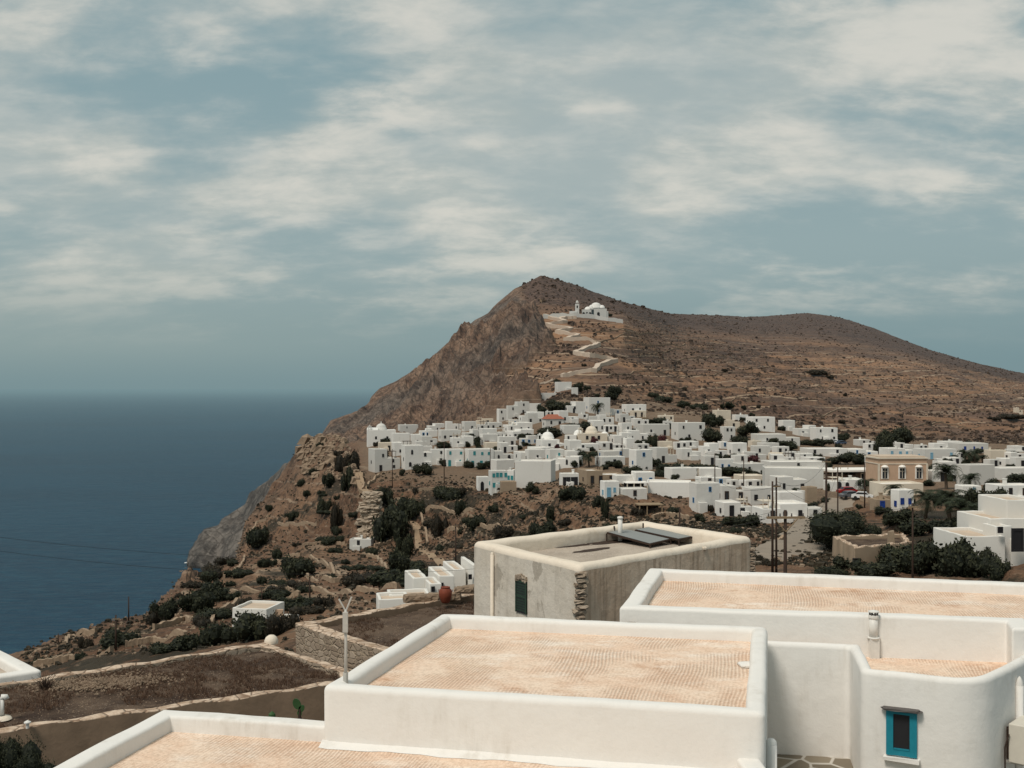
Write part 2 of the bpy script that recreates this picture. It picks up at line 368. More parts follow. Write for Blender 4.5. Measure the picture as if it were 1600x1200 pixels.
def back(dd, dz):
    o = {}
    for k, (py, D) in L[12].items(): o[k] = Z(max(-118, (HY-py)/F*D-dz), D+dd)
    return o
L.append(back(180, 50)); L.append(back(900, 400))
seg = [8, 10, 46, 46, 40, 76, 44, 66, 40, 60, 60, 64, 10, 6]
seg = seg[:len(L)-1] if len(seg) >= len(L)-1 else seg+[6]*(len(L)-1-len(seg))
PXc = np.concatenate([np.linspace(-900, -110, 45), np.arange(-100, 1702, 2.3), np.linspace(1712, 2500, 45)])
cols_y = []; cols_d = []
for ln in L:
    k = sorted(ln); cols_y.append(np.interp(PXc, k, [ln[i][0] for i in k])); cols_d.append(np.interp(PXc, k, [ln[i][1] for i in k]))
Ly = np.array(cols_y); Ld = np.array(cols_d); Lz = (HY-Ly)/F*Ld        # lines x columns
T = []; 
for i, n in enumerate(seg): T += [i+j/n for j in range(n)]
T.append(len(L)-1.0); T = np.array(T)
i0 = np.clip(T.astype(int), 0, len(L)-2); fr = (T-i0)[:, None]
logD = np.log(Ld); Dg = np.exp(logD[i0]*(1-fr)+logD[i0+1]*fr)
# rows interpolate the picture row for land seen from here, heights elsewhere: both are the same surface
Zg = Lz[i0]*(1-fr)+Lz[i0+1]*fr
def sm(A, k):                                     # light smoothing along the loft
    B = A.copy()
    for _ in range(k): B[1:-1] = .25*B[:-2]+.5*B[1:-1]+.25*B[2:]
    return B
Zg = sm(Zg, 3)
PXg = np.broadcast_to(PXc, Zg.shape); Xg = (PXg-CX)/F*Dg; Tg = np.broadcast_to(T[:, None], Zg.shape)
base_row = HY-F*Zg/Dg
def sstep(v, a, b): t = np.clip((v-a)/(b-a), 0, 1); return t*t*(3-2*t)
dz = np.gradient(Zg, axis=0); dd = np.gradient(Dg, axis=0); steep = np.abs(dz)/(dd+1e-6)
hill = sstep(Tg, 8.2, 9.0)
# rocky sea face of the mountain: left of a wandering divide
div = np.interp(base_row, [430, 455, 480, 505, 545, 570, 590, 612, 630, 660], [800, 812, 826, 848, 866, 830, 775, 822, 842, 800])
div = div+10*fbm(Xg/25, Dg/25, 3, 5)
sea_face = hill*sstep(div-PXg, -6, 10)
gray_head = sstep(Tg, 6.4, 7.0)*(1-sstep(Tg, 8.4, 9.0))*sstep(470-PXg, -10, 25)
cliff = sstep(steep, .28, .6)*sstep(Tg, 3.6, 4.6)*(1-sstep(Tg, 6.3, 6.8))*sstep(PXg, 380, 470)*(1-sstep(PXg, 1120, 1250))
edge_rock = sstep(Tg, 3.5, 4.1)*(1-sstep(Tg, 6, 6.5))*sstep(345-PXg, -10, 20)
brownhead = sstep(Tg, 5.3, 6.0)*(1-sstep(Tg, 6.9, 7.2))*sstep(PXg, 370, 400)*(1-sstep(PXg, 545, 570))
townm = sstep(Tg, 6.3, 6.7)*(1-sstep(Tg, 8.2, 8.8))*sstep(PXg, 545, 580)
# relief
dsp = np.zeros_like(Zg)
sx = (Xg*.8-Zg*.6); sy = (Xg*.6+Zg*.8)
rel = fbm(sx/38, sy/150, 5, 11, .58, True)*22+fbm(sx/12, sy/34+Dg/90, 5, 21, .66, True)*13
dsp += sea_face*(.35+.65*sstep(PXg, 540, 700))*(rel-3)*sstep(12.1-Tg, 0, 1.7)
dsp += sea_face*fbm(Xg/16, Dg/16, 4, 23, .6)*5.0*sstep(12.2-Tg, 0, .9)
dsp = dsp+sea_face*np.where(dsp > 0, 0, 0)
dsp += gray_head*(fbm(sx/30, sy/70, 5, 31, .58, True)*7)
dsp += hill*(1-sea_face)*(fbm(Xg/120, Dg/120, 3, 41)*5*sstep(12.3-Tg, 0, 2)+fbm(Xg/18, Dg/18, 5, 42, .6)*1.4)
lowland = sstep(Tg, 1.25, 1.6)*(1-sstep(Tg, 6.4, 6.9))
dsp += lowland*(fbm(Xg/30, Dg/30, 4, 51)*1.6+fbm(Xg/7, Dg/7, 4, 52, .6)*.5)
dsp += cliff*(fbm(Xg/11, Dg/20, 4, 61, .6, True)*2.6+fbm(Xg/3.0, Zg/1.6, 3, 62, .6, True)*.8)
dsp += brownhead*(fbm(Xg/14, Dg/14, 5, 71, .6, True)*2.8)
dsp += edge_rock*(fbm(Xg/12, Dg/12, 5, 72, .6, True)*2.0)
Z2 = Zg+dsp
# farming terraces
def terr(z, step, sharp, jitter):
    q = z/step+jitter; fl = np.floor(q); fq = q-fl
    return (fl+np.clip((fq-.5)*sharp+.5, 0, 1)-jitter)*step
tm = hill*(1-sea_face)*(1-sstep(Tg, 11.2, 11.9))*(.25+.75*sstep(PXg, 965, 1010))*sstep(fbm(Xg/160, Dg/160, 3, 81), -.55, -.1)
j = fbm(Xg/260, Dg/260, 3, 82)*3
Z2 = Z2*(1-tm)+terr(Z2, 3.4, 3.0, j)*tm
tl = lowland*(1-cliff)*(1-brownhead)*sstep(Tg, 2.0, 2.3)
Z2 = Z2*(1-tl*.85)+terr(Z2, 2.0, 3.6, fbm(Xg/70, Dg/70, 3, 83)*2.5)*tl*.85
wetz = Zg < -111.5
Z2 = np.where(wetz, np.minimum(Z2, -111.5), Z2)
Z2 = np.maximum(Z2, -122)
Zg = Z2
rows = HY-F*Zg/Dg
nT, nP = Zg.shape
def make_terrain():
    me = bpy.data.meshes.new('terrain'); co = np.empty((nT*nP, 3), np.float32)
    co[:, 0] = Xg.ravel(); co[:, 1] = Dg.ravel(); co[:, 2] = Zg.ravel()
    a = np.arange(nT-1)[:, None]*nP+np.arange(nP-1)[None]; q = np.stack([a, a+1, a+1+nP, a+nP], -1).reshape(-1, 4)
    me.vertices.add(len(co)); me.vertices.foreach_set('co', co.ravel())
    me.loops.add(q.size); me.loops.foreach_set('vertex_index', q.ravel().astype(np.int32))
    me.polygons.add(len(q)); me.polygons.foreach_set('loop_start', np.arange(0, q.size, 4, dtype=np.int32)); me.polygons.foreach_set('loop_total', np.full(len(q), 4, np.int32))
    me.update(calc_edges=True)
    def attr(n, v): at_ = me.attributes.new(n, 'FLOAT', 'POINT'); at_.data.foreach_set('value', v.astype(np.float32).ravel())
    g2 = np.abs(np.gradient(Zg, axis=0))/(np.gradient(Dg, axis=0)+1e-6)
    attr('rock', np.clip(np.maximum.reduce([sea_face, gray_head, cliff*.9, brownhead*.55, edge_rock*.7, lowland*sstep(g2, .9, 2.0)*.6]), 0, 1))
    attr('grey', np.clip(gray_head+sea_face*(.25+.8*fbm(Xg/90, Dg/90+Zg/50, 3, 91)), 0, 1))
    attr('scrub', np.clip(hill*(1-sea_face)*np.maximum(np.maximum(sstep(Tg, 10.9, 11.5)*sstep(PXg, 780, 830), sstep(PXg-1350-(base_row-520)*3.0, -40, 60)*sstep(Tg, 10, 10.6)), .55*sstep(fbm(Xg/70, Dg/70, 4, 92, .6), -.05, .3)), 0, 1))
    attr('hill', hill); attr('low', np.clip(lowland+brownhead*.6, 0, 1)*(1-cliff*.5)); attr('town', townm)
    me.polygons.foreach_set('use_smooth', [False]*len(q))
    o = bpy.data.objects.new('hills', me); col.objects.link(o)
    tag(o, 'dry brown rocky island hills falling in cliffs to the sea', 'hills', kind='structure')
    return o
def terrain_mat():
    m, nt, b = new_mat('dry_island_ground'); g = N(nt); p = g.pos()
    A = lambda n: g.n('ShaderNodeAttribute', attribute_name=n).outputs['Fac']
    hillf = A('hill')
    sc = g.math('SUBTRACT', 1.0, g.math('MULTIPLY', hillf, .66))           # coarser texture on the mountain
    pv = g.n('ShaderNodeVectorMath', operation='SCALE'); g.l(p, pv.inputs[0]); g.l(sc, pv.inputs['Scale']); p2 = pv.outputs[0]
    big = g.noise(p, .014, 5, .6); med = g.noise(p2, .16, 6, .65); fine = g.noise(p2, 1.1, 6, .72)
    c = g.mix(g.ss(big, .38, .62), (.150, .080, .046), (.225, .132, .078))
    c = g.mix(g.ss(med, .48, .68), c, (.10, .06, .038))
    c = g.mix(g.math('MULTIPLY', g.ss(fine, .56, .70), .75), c, (.40, .29, .20))
    band = g.noise(g.mapv(p, (.0035, .0035, .11)), 1.0, 5, .62)
    c = g.mix(g.math('MULTIPLY', g.math('MULTIPLY', hillf, g.ss(band, .47, .58)), .75), c, (.30, .165, .09))
    c = g.mix(g.math('MULTIPLY', g.math('MULTIPLY', hillf, g.ss(band, .45, .36)), .6), c, (.085, .05, .036))
    # terrace wall lines
    sp = g.n('ShaderNodeSeparateXYZ'); g.l(p, sp.inputs[0])
    lines = g.math('ABSOLUTE', g.math('SINE', g.math('ADD', g.math('MULTIPLY', sp.outputs[2], .62), g.math('MULTIPLY', g.noise(p, .009, 4, .55), 9))))
    lf = g.math('MULTIPLY', g.ss(lines, .26, .05), g.ss(g.noise(p2, .05, 4, .6), .40, .52))
    c = g.mix(g.math('MULTIPLY', lf, .7), c, (.36, .27, .19))
    # low thorn scrub speckle
    dots = g.voro(p2, .55); dsel = g.noise(p2, .10, 4, .6)
    df = g.math('MULTIPLY', g.ss(dots, .46, .22), g.ss(dsel, .38, .56))
    c = g.mix(g.math('MULTIPLY', df, .7), c, (.050, .032, .022))
    drk = g.math('MULTIPLY', g.math('MULTIPLY', g.ss(g.math('ABSOLUTE', g.math('SUBTRACT', lines, .42)), .20, .02), hillf), g.ss(g.noise(p2, .07, 4, .6), .44, .56))
    c = g.mix(g.math('MULTIPLY', drk, .65), c, (.050, .030, .021))
    c = g.mix(g.math('MULTIPLY', g.math('MULTIPLY', lf, hillf), .8), c, (.37, .265, .18))
    low = A('low'); pn = g.math('ADD', g.math('MULTIPLY', g.noise(g.mapv(p, (.6, 1, 1.6)), .045, 6, .66), .75), g.math('MULTIPLY', g.noise(p, .5, 5, .7), .25))
    c = g.mix(g.math('MULTIPLY', g.math('MULTIPLY', low, g.ss(pn, .52, .57)), .88), c, (.030, .026, .016))
    c = g.mix(g.math('MULTIPLY', g.math('MULTIPLY', low, g.ss(pn, .44, .36)), .45), c, (.33, .235, .16))
    scr = A('scrub')
    c2 = g.mix(g.ss(g.noise(p2, .9, 6, .75), .40, .64), (.034, .021, .017), (.125, .077, .058))
    c = g.mix(g.math('MULTIPLY', scr, .9), c, c2)
    # rock
    rk = A('rock'); q = g.mapv(p, (1, 1, 1), (0, R(38), 0)); q = g.mapv(q, (1, 1, .28))
    rs = g.noise(q, .06, 8, .72); rs2 = g.noise(q, .33, 7, .74)
    cr = g.mix(g.ss(rs, .38, .62), (.105, .057, .037), (.30, .19, .127))
    cr = g.mix(g.math('MULTIPLY', g.ss(rs2, .52, .70), .6), cr, (.38, .29, .22))
    cr = g.mix(g.math('MULTIPLY', g.ss(rs2, .47, .34), .85), cr, (.040, .027, .021))
    cg = g.mix(g.ss(rs, .38, .62), (.055, .048, .043), (.185, .160, .138))
    cg = g.mix(g.math('MULTIPLY', g.ss(rs2, .52, .7), .5), cg, (.33, .29, .25))
    crk = g.voro(g.mapv(q, (1, 1, .5)), .16, 'DISTANCE_TO_EDGE')
    cr = g.mix(A('grey'), cr, cg)
    cr = g.mix(g.math('MULTIPLY', g.ss(crk, .10, .0), .6), cr, (.045, .034, .028))
    c = g.mix(rk, c, cr)
    c = g.mix(g.math('MULTIPLY', A('town'), .6), c, (.21, .15, .10))
    wet = g.ss(g.math('ADD', sp.outputs[2], g.math('MULTIPLY', med, 2)), SEA+3.2, SEA+1.2)
    c = g.mix(g.math('MULTIPLY', wet, .7), c, (.03, .025, .022))
    g.l(c, b.inputs['Base Color'])
    h = g.math('ADD', g.math('ADD', g.noise(p2, .45, 7, .7), g.math('MULTIPLY', g.math('MULTIPLY', rk, hillf), g.math('MULTIPLY', rs, 5.0))), g.math('MULTIPLY', rs2, g.math('MULTIPLY', rk, .9)))
    g.bump(h, b, .9, 1.6)
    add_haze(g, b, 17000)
    return m
terrain = make_terrain(); terrain.data.materials.append(terrain_mat())
runmin = None
def ground(px, py, tmin=2.0):
    jx = int(np.argmin(np.abs(PXc-px))); k = np.nonzero((T >= tmin) & (rows[:, jx] <= py))[0]
    if len(k) == 0: k = [nT-60]
    k = k[0]; D = Dg[k, jx]; return ((px-CX)/F*D, D, Zg[k, jx])
def zat(X, Y):
    px = CX+F*X/Y; jf = np.interp(px, PXc, np.arange(nP)); j0 = int(min(jf, nP-2)); w = jf-j0
    return float(np.interp(Y, Dg[:, j0], Zg[:, j0])*(1-w)+np.interp(Y, Dg[:, j0+1], Zg[:, j0+1])*w)

# ------------------------------------------------------------------ sea
def sea():
    mb = MB(); n = 96; rad = [200, 500, 1000, 2000, 4000, 9000, 20000, 45000, 90000]
    vs = [(0, 0, SEA)]; fs = []
    for r in rad: vs += [(r*cos(2*pi*k/n), r*sin(2*pi*k/n), SEA) for k in range(n)]
    for k in range(n): fs.append((0, 1+k, 1+(k+1) % n))
    for i in range(len(rad)-1):
        for k in range(n): fs.append((1+i*n+k, 1+(i+1)*n+k, 1+(i+1)*n+(k+1) % n, 1+i*n+(k+1) % n))
    mb.add(vs, fs)
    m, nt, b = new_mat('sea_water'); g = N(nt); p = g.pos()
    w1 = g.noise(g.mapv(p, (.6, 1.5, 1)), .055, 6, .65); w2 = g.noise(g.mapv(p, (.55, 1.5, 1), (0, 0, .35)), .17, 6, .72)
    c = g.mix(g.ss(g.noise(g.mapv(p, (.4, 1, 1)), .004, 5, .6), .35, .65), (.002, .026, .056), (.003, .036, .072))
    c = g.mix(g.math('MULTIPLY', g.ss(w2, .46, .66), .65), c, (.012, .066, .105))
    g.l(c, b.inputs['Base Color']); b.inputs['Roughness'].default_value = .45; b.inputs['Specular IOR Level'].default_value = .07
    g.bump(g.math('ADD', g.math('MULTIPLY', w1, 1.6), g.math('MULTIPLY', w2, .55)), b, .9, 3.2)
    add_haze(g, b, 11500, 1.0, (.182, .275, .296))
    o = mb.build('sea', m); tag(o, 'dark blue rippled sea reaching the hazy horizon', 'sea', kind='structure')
    # surf at the foot of the headland
    f = MB(); mf = flat('sea_foam', (.7, .72, .72), .6, .1, .5)
    for (px, py, w) in ((292, 879, 10), (300, 882, 8), (318, 886, 7)):
        c_ = onz(px, py, SEA+.15); pts = []
        for k in range(14):
            a = 2*pi*k/14; rr = random.uniform(.6, 1.1); pts.append((c_[0]+cos(a)*rr*w*.2, c_[1]+sin(a)*rr*4, SEA+.15+.02*k % .05))
        f.add(pts, [tuple(range(14))])
    tag(f.build('sea_foam', mf), 'white foam breaking at the foot of the grey headland', 'foam', kind='stuff')
sea()

# ------------------------------------------------------------------ foreground flat-roofed buildings
def offset_poly(P, d):
    n = len(P); out = []
    for i in range(n):
        a, b, c = np.array(P[i-1]), np.array(P[i]), np.array(P[(i+1) % n])
        e1 = (b-a)/np.linalg.norm(b-a); e2 = (c-b)/np.linalg.norm(c-b)
        n1 = np.array((-e1[1], e1[0])); n2 = np.array((-e2[1], e2[0]))
        k = (n1+n2); k = k/max(.25, 1+n1.dot(n2)); out.append(b+k*d)
    return out
def fillet(P, r, n=6):
    m = len(P); res = []
    for i in range(m):
        a, b, c = P[i-1], P[i], P[(i+1) % m]
        ri = r[i] if hasattr(r, '__len__') else r
        l1 = np.linalg.norm(b-a); l2 = np.linalg.norm(c-b); ri = min(ri, l1*.45, l2*.45)
        p0 = b+(a-b)/l1*ri; p2 = b+(c-b)/l2*ri
        res.append([(1-t)**2*p0+2*t*(1-t)*b+t*t*p2 for t in np.linspace(0, 1, n+1)])
    return res
def area(P): return sum(P[i-1][0]*P[i][1]-P[i][0]*P[i-1][1] for i in range(len(P)))/2
def ring_building(P, zg, zt, zf, w, r, rc, parent, mats, names=('wall', 'roof'), wob=.006, step=.28, slot=None, roofmat=None, tilt=None):
    "plan polygon -> wall and rounded parapet as one skin, roof surface inside it"
    P = [np.array(p, float) for p in P]
    rcl = list(rc) if hasattr(rc, '__len__') else [rc]*len(P)
    if area(P) < 0: P = P[::-1]; rcl = rcl[::-1]
    na = 4
    prof = [(0, zg, 0), (0, (zg+zt)/2, 0), (0, zt-r, 0)]
    prof += [(r-r*cos(a), zt-r+r*sin(a), 1) for a in np.linspace(0, pi/2, na+1)[1:]]
    prof += [(w-r+r*sin(a), zt-r+r*cos(a), 1) for a in np.linspace(0, pi/2, na+1)]
    prof += [(w+.012, zf-.05, 2)]
    loops = []; cnt = [max(1, int(np.linalg.norm(P[(i+1) % len(P)]-P[i])/step)) for i in range(len(P))]
    for off, z, _ in prof:
        Q = fillet(offset_poly(P, off), [max(.02, q-off*.7) if area(P) else q for q in rcl]); lp = []
        for i in range(len(P)):
            lp += Q[i]; a = Q[i][-1]; b = Q[(i+1) % len(P)][0]
            lp += [a+(b-a)*k/cnt[i] for k in range(1, cnt[i])]
        loops.append([(x, y, z) for x, y in lp])
    n = len(loops[0]); vs = []
    for lp in loops:
        for x, y, z in lp:
            k = wob*(sin(x*2.3+y*1.7+z*.9)+sin(x*5.1-y*3.3+z*2.2)*.6+sin(x*.9+1+y*7.1)*.5)
            kz = wob*(sin(x*1.9+y*2.9)+sin(x*4.7-y*4.1+1)*.5) if z > zf-.02 else 0
            tz = tilt(x, y) if tilt and z > zg+.1 else 0
            vs.append((x+k, y+k*.7, z+kz+tz))
    fs = []; ms = []
    for i in range(len(loops)-1):
        for k in range(n):
            f = (i*n+k, i*n+(k+1) % n, (i+1)*n+(k+1) % n, (i+1)*n+k); fs.append(f)
            s = prof[i+1][2]
            if slot: s = slot(vs[f[0]], vs[f[1]], s)
            ms.append(s if s < len(mats) else 0)
    mb = MB(); mb.v = vs; mb.f = fs; mb.m = ms
    wall = mb.build(names[0], mats, parent, smooth=True)
    # roof surface
    I = offset_poly(P, w-.03); mb = MB(); mb.add([(p[0], p[1], zf+(tilt(*p) if tilt else 0)) for p in I], [tuple(range(len(I)))])
    roof = mb.build(names[1], roofmat, parent)
    return wall, roof

cam_d = bpy.data.cameras.new('camera'); cam = bpy.data.objects.new('camera', cam_d); col.objects.link(cam)
cam_d.sensor_width = 36; cam_d.lens = 36*F/1600; cam_d.shift_y = (600-HY)/1600*-1; cam_d.clip_end = 200000; cam_d.clip_start = .1
cam.rotation_euler = (R(90), 0, 0); bpy.context.scene.camera = cam

def base_of(P, z): return (sum(p[0] for p in P)/len(P), sum(p[1] for p in P)/len(P), z)
W = [M['white'], M['white'], M['white']]
# A: nearest room with combed roof
zA = -4.10
PA = [onz(503, 1071, zA), onz(1197, 1113, zA), onz(1199, 979, zA), onz(689, 958, zA)]
A_ = thing('white_house', 'nearest white house with large combed peach roof inside a rounded parapet', 'house', base_of(PA, -9))
ring_building(PA, -9, zA, zA-.215, .26, .085, .13, A_, W, roofmat=M['screed'])
# D: lower roof, left front
zD = -4.70
c1 = onz(255, 1108, zD); PD = [c1, (3.15, 14.9), (3.15, 13.6), (8.0, 12.5), (8.0, 9.5), (-8.5, 9.5), onz(75, 1200, zD)]
e = np.array(PD[6])-np.array(c1); PD[6] = tuple(np.array(c1)+e*3.0); PD[5] = (PD[6][0]+1.0, PD[6][1]-.5)
PD[4] = (8.0, PD[5][1])
D_ = thing('white_house', 'lower white house at bottom left with rough peach roof and thin parapet', 'house', base_of(PD, -9))
ring_building(PD, -9, zD, zD-.22, .30, .05, .05, D_, W, roofmat=M['screed'])
mb = MB()                                              # white fillet where the taller wall meets the lower roof
pa, pb = np.array(PA[0]), np.array(PA[1]); nrm = np.array((pb[1]-pa[1], -(pb[0]-pa[0]))); nrm /= np.linalg.norm(nrm)
vs = []; K = 40
for i in range(K+1):
    q = pa+(pb-pa)*i/K*.97; wd = .13+.03*sin(i*.6)+.015*sin(i*1.7)
    vs += [(q[0]-nrm[0]*.02, q[1]-nrm[1]*.02, zD-.22+.07), (q[0]+nrm[0]*wd, q[1]+nrm[1]*wd, zD-.22+.004)]
mb.add(vs, [(2*i, 2*i+1, 2*i+3, 2*i+2) for i in range(K)]); mb.build('flashing', M['white'], A_)
# right flank downpipe of the nearest house
p0 = onz(1203, 1085, -4.1); mb = MB(); X0, Y0 = 3.36, 14.75
mb.tube([(X0, Y0, -9), (X0, Y0, -4.62)], .075, 12); mb.lathe((X0, Y0, -4.62), [(.075, 0), (.066, .04), (.04, .07), (0, .08)], 12)
mb.build('downpipe', M['white'], A_, smooth=True)
# scupper at the right edge of the combed roof
mb = MB(); q = onz(1172, 1040, zA-.2); mb.rock((q[0]-.06, q[1], zA-.19), (.22, .3, .06), .1, 0, 5); mb.build('drain_mound', M['white'], A_, smooth=True)

# B: long roof behind
zB = -4.0
PB = [onz(968, 949, zB), onz(1573, 969, zB), onz(1581, 982, zB), onz(1760, 984, zB), onz(1760, 915, zB), onz(1014, 887, zB)]
B_ = thing('white_house', 'long white house behind with wide combed peach roof running out right', 'house', base_of(PB, -9))
ring_building(PB, -9, zB, zB-.22, .33, .06, .05, B_, W, roofmat=M['screed'])
mb = MB(); q = onz(972, 952, zB)
for i in range(5): mb.rock((q[0]+.12+.02*i, q[1]+.02, zB-.3-.16*i), (.3, .12, .13), .1, 0, i)
mb.build('exposed_stone', M['masonry'], B_)
# C: right block with blue window
zC = -4.4
PC = [(3.7, 21.3), onz(1180, 1002.5, zC), onz(1328, 1008, zC), onz(1345, 1046, zC), onz(1535, 1066, zC), onz(1665, 998, zC), (10.0, 21.3)]
C_ = thing('white_house', 'white house at right with a small turquoise window and scooped parapet', 'house', base_of(PC, -9))
ring_building(PC, -9, zC, zC-.33, .19, .085, (.05, .05, .12, .14, .55, .1, .05), C_, W, roofmat=M['screed'])
# raised shoulder wall at far right joining B
# window in C's front wall
f0, f1 = np.array(onz(1345, 1046, zC)), np.array(onz(1535, 1066, zC)); fd = (f1-f0)/np.linalg.norm(f1-f0); fa = math.atan2(fd[1], fd[0]); fn = np.array((fd[1], -fd[0]))
def on_wall(px, py, o0, dr, nm, off=0.0):
    "point of the vertical wall plane through o0 with direction dr, seen at px,py"
    k = (px-CX)/F; t = (k*o0[1]-o0[0])/(dr[0]-k*dr[1]); q = o0+dr*t; z = (HY-py)/F*q[1]; return np.array((q[0]+nm[0]*off, q[1]+nm[1]*off, z))
w0 = on_wall(1385, 1107, f0, fd, fn); w1 = on_wall(1433, 1184, f0, fd, fn); wc = (w0+w1)/2; ww = np.linalg.norm((w1-w0)[:2]); wh = w0[2]-w1[2]
def lbox(mb, c, d, rz, m=0, jit=0): return mb.box(c, d, rz, m, jit=jit)
fn3 = np.array((fn[0], fn[1], 0)); fd3 = np.array((fd[0], fd[1], 0))
win = MB(); fw = .105
for s in (-1, 1): win.box(wc+fd3*s*(ww/2-fw/2)+fn3*.015, (fw, .05, wh), fa)
win.box(wc+fn3*.013+np.array((0, 0, wh/2-.03)), (ww-.21, .05, .06), fa); win.box(wc+fn3*.013-np.array((0, 0, wh/2-.05)), (ww-.21, .05, .09), fa)
wo = win.build('window', M['turq'], C_); wo['label'] = 'small turquoise window with dark opening'
mb = MB(); mb.box(wc+fn3*.004, (ww-.2, .03, wh-.1), fa); 
def child(mb, name, mat, par, top):
    Lc = top.location; mb.v = [(x-Lc[0], y-Lc[1], z-Lc[2]) for x, y, z in mb.v]
    o = bpy.data.objects.new(name, mb.mesh(name, mat)); col.objects.link(o); o.parent = par; return o
child(mb, 'pane', M['dark'], wo, C_)
mb = MB()
mb.box(wc+fn3*.03-np.array((0, 0, wh/2-.105)), (ww-.22, .03, .02), fa)
child(mb, 'frame', M['turq'], wo, C_)
mb = MB(); mb.box(wc+fn3*.02-np.array((0, 0, wh/2+.05)), (ww+.08, .14, .06), fa, jit=.006); child(mb, 'sill', M['white'], wo, C_)
mb = MB(); mb.rock(wc+fn3*.03+np.array((0, 0, wh/2+.022)), (ww+.14, .2, .045), fa-.02, 0, 3, .1); child(mb, 'lintel', M['acgrill'], wo, C_)
# air conditioner on the receding wall
g0, g1 = f1, np.array(onz(1665, 998, zC)); gd = (g1-g0)/np.linalg.norm(g1-g0); ga = math.atan2(gd[1], gd[0]); gn = np.array((gd[1], -gd[0]))
ac0 = on_wall(1581, 1150, g0, gd, gn, .22); AC = thing('air_conditioner', 'cream outdoor air conditioner on the wall at the right edge', 'air conditioner', (ac0[0], ac0[1], ac0[2]-.36), ga)
mb = MB(); mb.box((0, 0, .36), (.78, .28, .6), 0, 0); o = mb.build('casing', M['ac'], AC, local=True)
bv = o.modifiers.new('bevel', 'BEVEL'); bv.width = .015; bv.segments = 2
mb = MB()
for k in range(15): mb.box((-.05, -.147, .12+k*.034), (.56, .012, .02), 0, 0)
mb.box((-.05, -.143, .36), (.58, .006, .54), 0, 1); mb.build('grille', [M['ac'], M['acgrill']], AC, local=True)
for s in (-1, 1):
    mb = MB(); mb.box((s*.28, .1, .035), (.04, .3, .03)); mb.build('bracket', M['metalg'], AC, local=True)
mb = MB(); mb.tube([(-.42, .12, .5), (-.46, .17, .3), (-.44, .17, -.5)], .012, 6); mb.build('hose', M['woodw'], AC, local=True)
pp = on_wall(1588, 1070, g0, gd, gn, .05); mb = MB(); mb.tube([(pp[0], pp[1], -9), (pp[0], pp[1], pp[2])], .06, 12); mb.lathe(tuple(pp), [(.06, 0), (.05, .06), (.025, .12), (0, .15)], 12)
mb.build('downpipe', M['white'], C_, smooth=True)
pp = on_wall(1573, 1160, g0, gd, gn, .03); mb = MB(); mb.box(tuple(pp), (.03, .1, .5), ga); mb.build('exposed_conduit', M['woodw'], C_)
# chimney pipe on C's roof by B's wall
ch = thing('chimney_pipe', 'slim white vent pipe with slotted cap on the small right roof', 'chimney', (*at(1365, 1024, 19.95)[:2], zC-.33))
mb = MB(); mb.box((0, 0, .17), (.16, .16, .34)); mb.build('base', M['pvc'], ch, local=True)
mb = MB(); mb.tube([(0, 0, .34), (0, 0, .70)], .075, 16); mb.lathe((0, 0, .33), [(.075, 0), (.11, .01), (.11, .03), (.075, .035)], 16); mb.build('flue', M['pvc'], ch, local=True, smooth=True)
mb = MB(); mb.lathe((0, 0, .68), [(.075, 0), (.09, .02), (.09, .06), (.07, .07)], 16)
for k in range(8): mb.box((.07*cos(k*pi/4), .07*sin(k*pi/4), .775), (.02, .02, .06), k*pi/4, 1)
mb.lathe((0, 0, .80), [(.095, 0), (.095, .015), (0, .04)], 16); mb.build('cap', [M['pvc'], M['acgrill']], ch, local=True)
# courtyard paving
mb = MB(); mb.add([(3.0, 12, -6.33), (9, 12, -6.33), (9, 19.9, -6.33), (3.0, 19.9, -6.33)], [(0, 1, 2, 3)]); tag(mb.build('courtyard_paving', M['paving']), 'slate paving of the small courtyard between white walls', 'paving', kind='structure')

# Y-topped post on the corner parapet
q = at(540, 1065, 15.95); po = thing('aerial_post', 'galvanised post with forked top on the near parapet corner', 'post', (q[0], q[1], zA-.03))
H = 1.02
mb = MB(); mb.tube([(0, 0, 0), (.004, 0, .5), (0, 0, H)], [.026, .021, .019], 10); mb.build('pole', M['metalg'], po, local=True, smooth=True)
for s, dx, dz in ((-1, -.095, .15), (1, .085, .18)):
    mb = MB(); mb.tube([(0, 0, H-.02), (s*.02, 0, H+.02), (dx, 0, H+dz)], .012, 8); mb.build('fork', M['metalg'], po, local=True)
mb = MB(); mb.box((0, -.025, H-.17), (.07, .05, .28), 0, 0); mb.build('junction_box', M['metalg'], po, local=True)
mb = MB(); mb.tube([(0, 0, -.02), (0, 0, .14)], .036, 10); mb.build('collar', M['metalg'], po, local=True)

# beige old building
zH = -5.2
PH = [onz(905, 884, zH), onz(1176, 838, zH), onz(1006, 813, zH), onz(737, 846, zH)]
PH = [tuple(np.array(p)) for p in PH]
H_ = thing('old_house', 'weathered cream and tan plaster house with solar panels on its roof', 'house', base_of(PH, -13))
def hslot(a, b, s):
    if s != 0: return 1
    d = (b[0]-a[0], b[1]-a[1]); return 2 if d[0] > abs(d[1])*.55 and d[1] > 0 else 0
ring_building(PH, -14, zH, zH-.50, .54, .18, .26, H_, [M['aged_cream'], M['rimcream'], M['aged_tan']], slot=hslot, roofmat=M['gravel'], wob=.011, step=.35)
hc = np.array(PH[0])
lw0, lw1 = np.array(PH[3]), np.array(PH[0]); ld = (lw1-lw0)/np.linalg.norm(lw1-lw0); la = math.atan2(ld[1], ld[0]); ln_ = np.array((ld[1], -ld[0])); ln3 = np.array((*ln_, 0)); ld3 = np.array((*ld, 0))
w0 = on_wall(807, 905, lw0, ld, ln_); w1 = on_wall(824, 960, lw0, ld, ln_); wc = (w0+w1)/2; ww = np.linalg.norm((w1-w0)[:2]); wh = w0[2]-w1[2]
